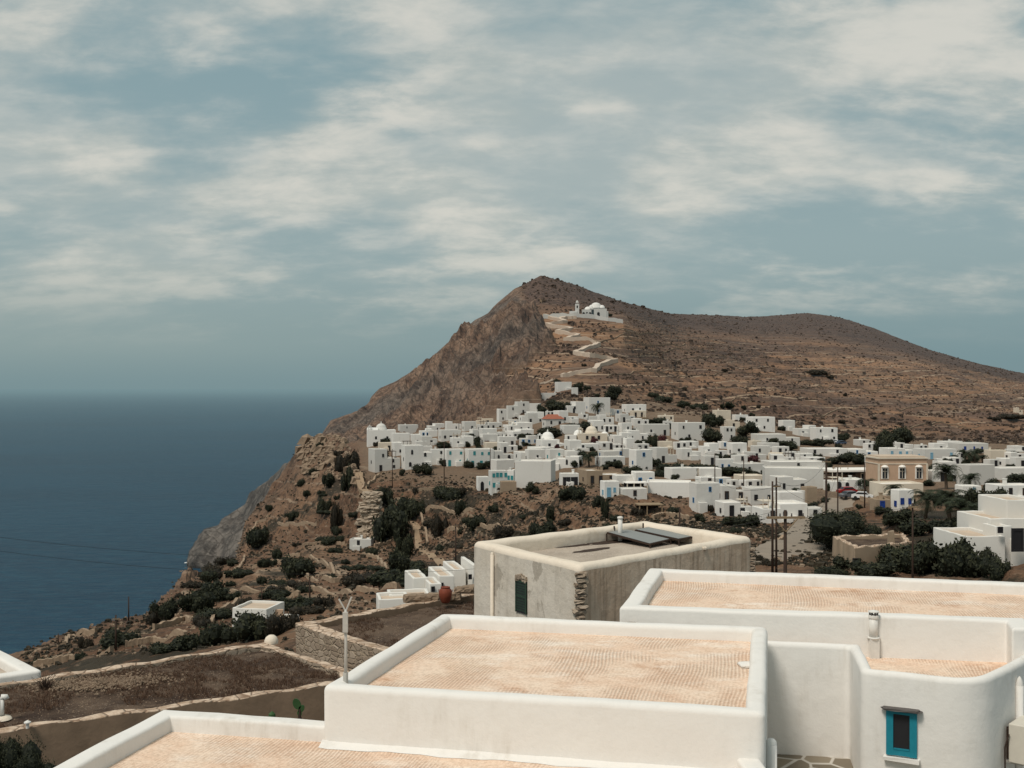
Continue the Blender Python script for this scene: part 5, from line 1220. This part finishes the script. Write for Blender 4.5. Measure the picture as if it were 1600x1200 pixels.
scatter('hill_scrub', M['thorn'], pts, np.random.RandomState(2).gamma(2.0, .26, len(pts))+.3, 'low thorny scrub dotting the brown hillside', 'scrub', 'blob', 5, .75)
pts = slope_pts(14000, 1.0, 6.9, 40, 1300, lambda i, k, r: Zg[i, k] > -60 and hm_[i, k]+r.uniform(-.6, .6) > 0, 3)
scatter('slope_scrub', M['scrub'], pts, np.random.RandomState(3).gamma(2.0, .09, len(pts))+.10, 'low dry scrub between the terraces below town', 'scrub', 'blob', 6, .8)
pts = slope_pts(9000, 1.0, 6.9, 40, 1300, lambda i, k, r: Zg[i, k] > -60, 4)
scatter('slope_rocks', M['drywall'], pts, np.random.RandomState(4).gamma(1.6, .085, len(pts))+.07, 'loose pale rocks lying on the terraces below town', 'rocks', 'blob', 7, .6)
pts = slope_pts(1200, 4.9, 6.15, 470, 1000, lambda i, k, r: Zg[i, k] > -60 and cliff[i, k] > .3 or brownhead[i, k] > .4, 5)
scatter('crag_blocks', M['drywall'], pts, np.random.RandomState(6).gamma(2, .42, len(pts))+.3, 'angular blocks along the crags under the town', 'rocks', 'blob', 8, .9)

# layered crag beside the chapel
gx, gy, gz = ground(575, 848, 3.5); s = gy/F; mb = MB(); rs2 = random.Random(4)
for k in range(15):
    z = gz+k*1.0*(72*s/14); r_ = (24-abs(k-6)*.7)*s
    for q in range(6): mb.rock((gx+rs2.uniform(-.75, .75)*r_*.8, gy+3+rs2.uniform(-.5, 1.4)+k*.22, z), (rs2.uniform(.5, .95)*r_, rs2.uniform(2.2, 3.8), rs2.uniform(.75, 1.25)), rs2.uniform(-.3, .3), 0, k*9+q, .2)
o = mb.build('rock_crag', M['stonelight']); tag(o, 'layered pale rock crag standing above the small chapel', 'rock')

# ------------------------------------------------------------------ mid-distance single houses
def blocks(name, label, lst, cat='house', group=None, mat='white_town', extra=None):
    "lst: (x0,x1,ytop,ybase,D,depth,yaw)"
    c = lst[0]; o0 = at((c[0]+c[1])/2, c[3], c[4]); t = thing(name, label, cat, (o0[0], o0[1], o0[2])); t['_D'] = c[4]
    if group: t['group'] = group
    for (x0, x1, y0, y1, D, dp, yaw) in lst:
        w = (x1-x0)*D/F; ya = R(yaw); w = (w-dp*abs(sin(ya)))/cos(ya); q = at((x0+x1)/2, y1, D); h = (y1-y0)*D/F; zt = q[2]+h
        cx_, cy_ = q[0], q[1]+dp/2
        P = [(cx_+a*cos(ya)-b*sin(ya), cy_+a*sin(ya)+b*cos(ya)) for a, b in ((-w/2, -dp/2), (w/2, -dp/2), (w/2, dp/2), (-w/2, dp/2))]
        ring_building(P, q[2]-4, zt, zt-.3, .28, .07, .08, t, [M[mat]]*3, roofmat=M['roof_beige'], wob=.02, step=.8)
    return t
t = blocks('slope_house', 'lone white house with parapet and sloping stair wall on the terraces', [(361, 432, 951, 984, 132, 5.0, -12), (432, 462, 966, 984, 133, 2.5, -12)])
mb = MB(); q = at(425, 962, 134); mb.box((q[0], q[1], q[2]), (2.6, .4, 1.4), .2); mb.build('timber_screen', M['town_ochre'], t)
mb = MB(); a_, b_ = at(440, 962, 131.5), at(470, 988, 131); mb.add([a_, b_, (b_[0], b_[1], b_[2]-3), (a_[0], a_[1], a_[2]-4), (a_[0], a_[1]+.4, a_[2]), (b_[0], b_[1]+.4, b_[2]), (b_[0], b_[1]+.4, b_[2]-3), (a_[0], a_[1]+.4, a_[2]-4)], [(0, 3, 2, 1), (0, 1, 5, 4), (4, 5, 6, 7)]); mb.build('stair_wall', M['white_town'], t)
UN = [('leftmost low curved-wall terrace of the stepped white houses', [(581, 640, 936, 953, 100, 3.5, 10), (600, 672, 929, 948, 103, 3, 10)]),
      ('small white house with stair left in the stepped group', [(625, 668, 903, 932, 108, 5, 14), (655, 690, 912, 938, 106, 4, 14)]),
      ('tall white cube in the middle of the stepped group', [(662, 710, 900, 938, 109, 6, 14)]),
      ('white house touching the old cream house in the stepped group', [(686, 728, 890, 925, 115, 6, 14), (716, 745, 883, 928, 113, 6, 14)])]
for lb, ls in UN:
    t = blocks('stepped_house', lb, ls, group='stepped white houses below the jar'); l0 = ls[-1]
    q = at((l0[0]+l0[1])/2+4, (l0[2]+l0[3])/2, l0[4]-.25); L0 = t.location; inst('window', UW['d'], t, (q[0]-L0[0], q[1]-L0[1]+.1, q[2]-L0[2]), R(l0[6]), (.35, 1, .5))
# right-edge stepped house
t = blocks('stepped_house', 'stepped white house with flat blocks at the right edge', [(1566, 1625, 781, 812, 112, 6, 4), (1538, 1625, 810, 840, 110, 7, 4), (1500, 1572, 838, 868, 107, 7, 4), (1552, 1582, 822, 834, 108, 2.5, 4), (1572, 1640, 842, 868, 108, 6, 4)], mat='white_town')
L0 = t.location
for (px, py, w_, h_) in ((1563, 833, .5, .6), (1590, 862, 1.2, 2.2)):
    q = at(px, py, 106.6); inst('window', UW['d'], t, (q[0]-L0[0], q[1]-L0[1], q[2]-L0[2]), R(4), (w_, 1, h_))
# ruin
P_ = [(1302, 846), (1345, 838), (1420, 848), (1422, 862), (1372, 872), (1300, 864)]
q0 = at(1362, 868, 118); t = thing('stone_ruin', 'roofless tan stone ruin with crumbling plaster', 'ruin', q0)
Pq = [at(1337, 0, 113)[:2], at(1424, 0, 117)[:2], at(1412, 0, 124)[:2], at(1300, 0, 122)[:2]]
zr = at(0, 849, 116)[2]
ring_building(Pq, zr-6, zr, zr-.4, .5, .08, .1, t, [M['town_tan'], M['coping'], M['town_tan']], roofmat=M['soil'], wob=.08, step=.5)
mb = MB(); q = at(1392, 838, 118); mb.box((q[0], q[1], q[2]-.6), (.6, .5, 2.2), jit=.1); mb.build('chimney', M['town_tan'], t)
mb = MB(); q = at(1330, 850, 112.6); inst('window', UW['d'], t, (q[0]-q0[0]+.6, q[1]-q0[1]+.2, -.1), R(-10), (.8, 1, .6))

# storage jar
q = onz(696, 942, zF); t = thing('clay_jar', 'big red-brown clay jar on the stone coping', 'jar', (q[0], q[1], zF)); k = .95
mb = MB(); mb.lathe((0, 0, 0), [(0.001, 0), (.15*k, 0), (.2*k, .06), (.285*k, .3), (.30*k, .42), (.27*k, .56), (.19*k, .66), (.16*k, .69)], 24); mb.build('body', M['terracotta'], t, local=True, smooth=True)
mb = MB(); mb.lathe((0, 0, .655*k+.02), [(.165*k, 0), (.215*k, .02), (.215*k, .055), (.16*k, .06), (.15*k, -.02)], 24); mb.build('rim', M['terracotta'], t, local=True, smooth=True)
for s_ in (-1, 1):
    mb = MB(); mb.tube([(s_*.24*k, 0, .58*k), (s_*.31*k, 0, .6*k), (s_*.30*k, 0, .5*k)], .02, 6); mb.build('handle', M['terracotta'], t, local=True)
mb = MB()
for i in range(16):
    px = 640+i*7; q = onz(px, 938-(i-8)*.4, zF); mb.rock((q[0], q[1]+.4, zF+.1+(.25 if i > 10 else 0)), (random.uniform(.4, .8), .5, random.uniform(.18, .4)), random.uniform(-.3, .3), 0, i+60, .15)
tag(mb.build('stone_heap', M['drywall']), 'row of loose stones beside the clay jar', 'stones', kind='stuff')
q = onz(424, 1003, zE); mb = MB(); mb.lathe((0, 0, 0), [(.24, -.05), (.25, .06), (.20, .17), (.10, .24), (0.001, .26)], 9); o = mb.build('boulder', M['rimcream'], smooth=True); o.location = (q[0], q[1], zE); tag(o, 'rounded white stone on the far corner of the earth roof', 'stone')
# white vent pipes on the earth roof
q = onz(2, 1118, zE); t = thing('vent_pipe', 'white elbow vent pipe at the left edge', 'pipe', (q[0], q[1], zE-.1)); mb = MB(); mb.tube([(0, 0, 0), (0, 0, .55), (.04, 0, .62), (.12, 0, .62), (.15, 0, .55)], .075, 12); mb.build('pipe', M['pvc'], t, local=True, smooth=True)
mb = MB(); mb.lathe((0, 0, 0), [(.28, 0), (.24, .06), (.1, .1)], 12); mb.build('collar', M['rimcream'], t, local=True, smooth=True)
q = onz(43, 1138, zE); t = thing('vent_pipe', 'tiny capped white vent on the near coping', 'pipe', (q[0], q[1], zE)); mb = MB(); mb.tube([(0, 0, 0), (0, 0, .16)], .045, 10); mb.build('pipe', M['pvc'], t, local=True)
mb = MB(); mb.lathe((0, 0, .14), [(.09, 0), (.09, .03), (0, .08)], 10); mb.build('cap', M['pvc'], t, local=True)

# ------------------------------------------------------------------ poles and cables
def pole(px, ytop, D, r=.11, arm=None, label=None, ybase=None, wood='woodw', hardware=False):
    x, y, zt = at(px, ytop, D); zb = zat(x, y)-.5; t = thing('utility_pole', label, 'utility pole', (x, y, zb)); H = zt-zb
    mb = MB(); mb.tube([(0, 0, 0), (0, 0, H)], [r*1.25, r*.8], 8); mb.build('post', M[wood], t, local=True, smooth=True)
    if arm:
        wl, dz_, ang = arm; mb = MB(); mb.box((0, -.12, H-dz_), (wl, .11, .12), ang); mb.build('crossarm', M['woodl'], t, local=True)
        if hardware:
            for s_ in (-1, 1): mb = MB(); mb.tube([(0, -.14, H-dz_-.75), (s_*wl*.3, -.14, H-dz_-.06)], .03, 6); mb.build('brace', M['woodl'], t, local=True)
        for f_ in (-.45, -.15, .15, .45):
            mb = MB(); mb.lathe((f_*wl*cos(ang), -.12+f_*wl*sin(ang), H-dz_+.06), [(.03, 0), (.05, .05), (.03, .1), (.045, .14), (0, .17)], 6); mb.build('insulator', M['acgrill'], t, local=True)
    return t
pole(1227, 797, 60, .10, (2.05, .38, .05), 'wooden utility pole with pale crossarm behind the white roofs', hardware=True)
pole(1207, 752, 112, .11, None, 'left pole of the dark twin poles in front of town')
pole(1213, 746, 114, .10, (.9, .9, .3), 'right pole of the dark twin poles in front of town')
pole(1426, 786, 92, .08, (.8, .3, .2), 'thin pole among the right-hand dark trees')
pole(1291, 718, 150, .15, (1.2, .3, .1), 'tall pole left of the brown long house')
pole(1309, 730, 160, .1, None, 'slim pole in front of the brown long house')
pole(181, 961, 150, .13, (.9, .5, .2), 'tallest wooden pole on the left coastal slope')
pole(201, 932, 205, .12, None, 'slim pole seen against the sea')
pole(91, 990, 180, .1, None, 'short pole near the left cliff edge')
pole(484, 896, 170, .12, (.8, .4, .4), 'wooden pole right of the lone white house')
pole(409, 917, 190, .09, None, 'thin pole above the lone white house')
pole(712, 818, 185, .12, (.7, .4, .3), 'pole standing in the valley left of the old cream house')
pole(1062, 792, 150, .12, None, 'short pole just behind the old cream house')
for (px, yt, D) in ((694, 690, 330), (766, 700, 320), (613, 706, 330), (717, 660, 450), (934, 712, 290), (972, 684, 330), (1117, 708, 260), (1162, 716, 240), (1351, 722, 210), (1456, 680, 400)):
    t = pole(px, yt, D, .11, None, None); want(t, px, yt+12, 'thin dark street pole', 'utility pole', 'thin poles inside the town')
def cable(a, b, sag, r=.018, label=''):
    A, B = np.array(at(*a)), np.array(at(*b)); pts = []
    for i in range(25): s_ = i/24; q = A*(1-s_)+B*s_; pts.append((q[0], q[1], q[2]-sag*4*s_*(1-s_)))
    mb = MB(); mb.tube(pts, r, 4); tag(mb.build('overhead_cable', M['wire']), label, 'cable', 'overhead cables')
cable((-300, 795, 75), (1207, 800, 111), 4, .012, 'upper thin cable crossing the sea view')
cable((-300, 812, 75), (1207, 806, 111), 4.6, .012, 'lower thin cable crossing the sea view')
cable((1196, 811, 60), (1062, 794, 150), 1.2, .012, 'cable from the crossarm to the short pole')
cable((1213, 752, 114), (1291, 722, 150), 1.5, .018, 'cable rising from twin poles to the brown house pole')
cable((1250, 811, 60), (1309, 734, 160), 1.5, .012, 'cable from the crossarm to the slim pole')
cable((1213, 760, 114), (1120, 750, 200), 1.0, .016, 'cable from twin poles to the white town')
cable((1213, 756, 114), (1426, 790, 92), 1.5, .012, 'cable from twin poles to the right-hand pole')

# ------------------------------------------------------------------ cars
def car_meshes(paint):
    b = MB(); prof = [(-2.0, .3), (-2.05, .8), (-1.3, .95), (-.75, 1.42), (.9, 1.45), (1.5, 1.0), (2.05, .85), (2.1, .3)]
    vs = [(x, -.82, z) for x, z in prof]+[(x, .82, z) for x, z in prof]; n = len(prof)
    b.add(vs, [tuple(range(n)), tuple(range(n, 2*n))[::-1]]+[(k, n+k, n+(k+1) % n, (k+1) % n) for k in range(n)])
    g = MB(); pw = [(-1.15, .98), (-.7, 1.35), (.85, 1.37), (1.3, 1.0)]
    for y in (-.835, .835): g.add([(x, y, z) for x, z in pw], [(0, 1, 2, 3)])
    g.add([(1.46, -.7, 1.06), (1.46, .7, 1.06), (.98, .7, 1.42), (.98, -.7, 1.42)], [(0, 1, 2, 3)]); g.add([(-1.28, -.7, 1.0), (-1.28, .7, 1.0), (-.82, .7, 1.38), (-.82, -.7, 1.38)], [(3, 2, 1, 0)])
    w = MB(); w.tube([(0, -.12, 0), (0, .12, 0)], .32, 12)
    return b.mesh('body', paint), g.mesh('windows', M['glass']), w.mesh('wheel', M['rubber'])
for (px, py, rz, k, lb) in ((1320, 772, 10, 'carred', 'red car parked under the white arcade'), (1324, 779, 15, 'cargrey', 'dark grey car in front of the red car'), (1344, 780, 160, 'carwhite', 'white car parked by the low garden wall'),
                            (1312, 695, 15, 'carblue', 'dark blue car parked at the hill foot'), (1304, 694, 70, 'carwhite', 'white car beside the dark blue car')):
    cb, cg_, cw = car_meshes(M[k]); q = ground(px, py, 5.8); t = thing('parked_car', lb, 'car', (q[0], q[1]-1.5, q[2]+.15), R(rz), 'parked cars')
    inst('body', cb, t); inst('windows', cg_, t)
    for x in (-1.3, 1.3):
        for y in (-.8, .8): inst('wheel', cw, t, (x, y, .32))
# pergola
q = ground(1017, 806, 3.5); s = q[1]/F; t = thing('pergola', 'pale timber pergola behind the old cream house', 'pergola', q, R(8)); w = 36*s; h = 14*s
mb = MB(); mb.box((0, 1.5, h+.1), (w+.5, 3.4, .18), jit=.03); mb.build('roof', M['woodl'], t, local=True)
for x in (-w/2, -w/6, w/2):
    for y in (0, 3): mb = MB(); mb.box((x, y, h/2-.5), (.2, .2, h+1)); mb.build('post', M['woodl'], t, local=True)
mb = MB(); mb.box((0, 3.2, h/2-.3), (w, .15, h)); mb.build('screen', M['town_brown'], t, local=True)
for (px, py, lb) in ((1105, 747, 'dark shaded terrace pergola right of the plain grey wall'), (995, 772, 'reed pergola on the white terrace above the crag')):
    q = ground(px, py, 6.05); s = q[1]/F; t = thing('pergola', lb, 'pergola', (q[0], q[1]-1, q[2]), R(8)); w = 32*s; h = 2.3
    mb = MB(); mb.box((0, 1.5, h+.1), (w+.5, 3.4, .16), jit=.03); mb.build('roof', M['town_roof'], t, local=True)
    for x in (-w/2, -w/6, w/6, w/2): mb = MB(); mb.box((x, 0, h/2), (.2, .2, h)); mb.build('post', M['town_cream'], t, local=True)
    mb = MB(); mb.box((0, 3.0, h/2), (w, .15, h)); mb.build('screen', M['dark'], t, local=True)
settle()
for o in list(bpy.data.objects):
    if '_D' in o: del o['_D']

# ------------------------------------------------------------------ light and sky
az, el = math.atan2(-.66, -.75), R(57)
S = (sin(az)*cos(el), cos(az)*cos(el), sin(el))
sd = bpy.data.lights.new('sun', 'SUN'); sd.energy = 2.55; sd.angle = R(16); sd.color = (1.0, .92, .82); so = bpy.data.objects.new('sun', sd); col.objects.link(so)
from mathutils import Vector
so.rotation_euler = Vector(S).to_track_quat('Z', 'Y').to_euler(); so.location = (0, 0, 200)
w = bpy.data.worlds.new('World'); bpy.context.scene.world = w; w.use_nodes = True; g = N(w.node_tree)
for n_ in list(w.node_tree.nodes): w.node_tree.nodes.remove(n_)
sky = g.n('ShaderNodeTexSky', sky_type='NISHITA'); sky.sun_disc = False; sky.sun_elevation = el; sky.sun_rotation = az; sky.dust_density = 3; sky.air_density = 1.2
bg1 = g.n('ShaderNodeBackground'); g.l(sky.outputs[0], bg1.inputs[0]); bg1.inputs[1].default_value = .08
tc = g.n('ShaderNodeTexCoord'); sp = g.n('ShaderNodeSeparateXYZ'); g.l(tc.outputs['Generated'], sp.inputs[0])
zc = g.math('MAXIMUM', sp.outputs[2], 0.0); dn = g.math('ADD', zc, .30)
cv = g.n('ShaderNodeCombineXYZ'); g.l(g.math('DIVIDE', sp.outputs[0], dn), cv.inputs[0]); g.l(g.math('DIVIDE', sp.outputs[1], dn), cv.inputs[1])
cvm = g.mapv(cv.outputs[0], (1, 1.25, 1), (0, 0, .12), (4.3, 2.1, 0))
n1 = g.noise(cvm, 2.5, 5, .5, .15); n2 = g.noise(g.mapv(cvm, (1, 1.25, 1), (0, 0, -.3), (5, 2, 3)), 6.5, 8, .6, .15); n3 = g.noise(g.mapv(cvm, (1, .9, 1), (0, 0, .35), (9.4, 4, 0)), 1.15, 3, .5)
mask = g.ss(g.math('ADD', g.math('ADD', g.math('MULTIPLY', n1, .6), g.math('MULTIPLY', n2, .4)), g.math('MULTIPLY', g.math('SUBTRACT', n3, .5), .85)), .35, .57)
lit = g.ss(g.math('ADD', g.math('MULTIPLY', n2, .6), g.math('MULTIPLY', n1, .4)), .42, .66)
cloud = g.mix(lit, (.42, .465, .44), (.665, .645, .575))
cloud = g.mix(g.ss(n1, .60, .42), cloud, g.mix(.5, cloud, (.33, .41, .42)))
blue = g.mix(g.ss(zc, 0, .35), (.30, .385, .390), (.225, .335, .362))
skyc = g.mix(g.math('MULTIPLY', mask, .93), blue, cloud)
hz = g.mix(g.ss(sp.outputs[0], -.45, .45), (.255, .34, .342), (.185, .285, .31))
skyc = g.mix(g.ss(sp.outputs[2], .13, .02), skyc, hz)
skyc = g.mix(g.ss(sp.outputs[2], .04, -.004), skyc, (.195, .288, .308))
bg2 = g.n('ShaderNodeBackground'); g.l(skyc, bg2.inputs[0]); bg2.inputs[1].default_value = 1.07
mx = g.n('ShaderNodeMixShader'); mx.inputs[0].default_value = .9; g.l(bg1.outputs[0], mx.inputs[1]); g.l(bg2.outputs[0], mx.inputs[2])
wo_ = g.n('ShaderNodeOutputWorld'); g.l(mx.outputs[0], wo_.inputs[0])
sc = bpy.context.scene; sc.view_settings.view_transform = 'Standard'; sc.view_settings.look = 'None'; sc.view_settings.exposure = 0
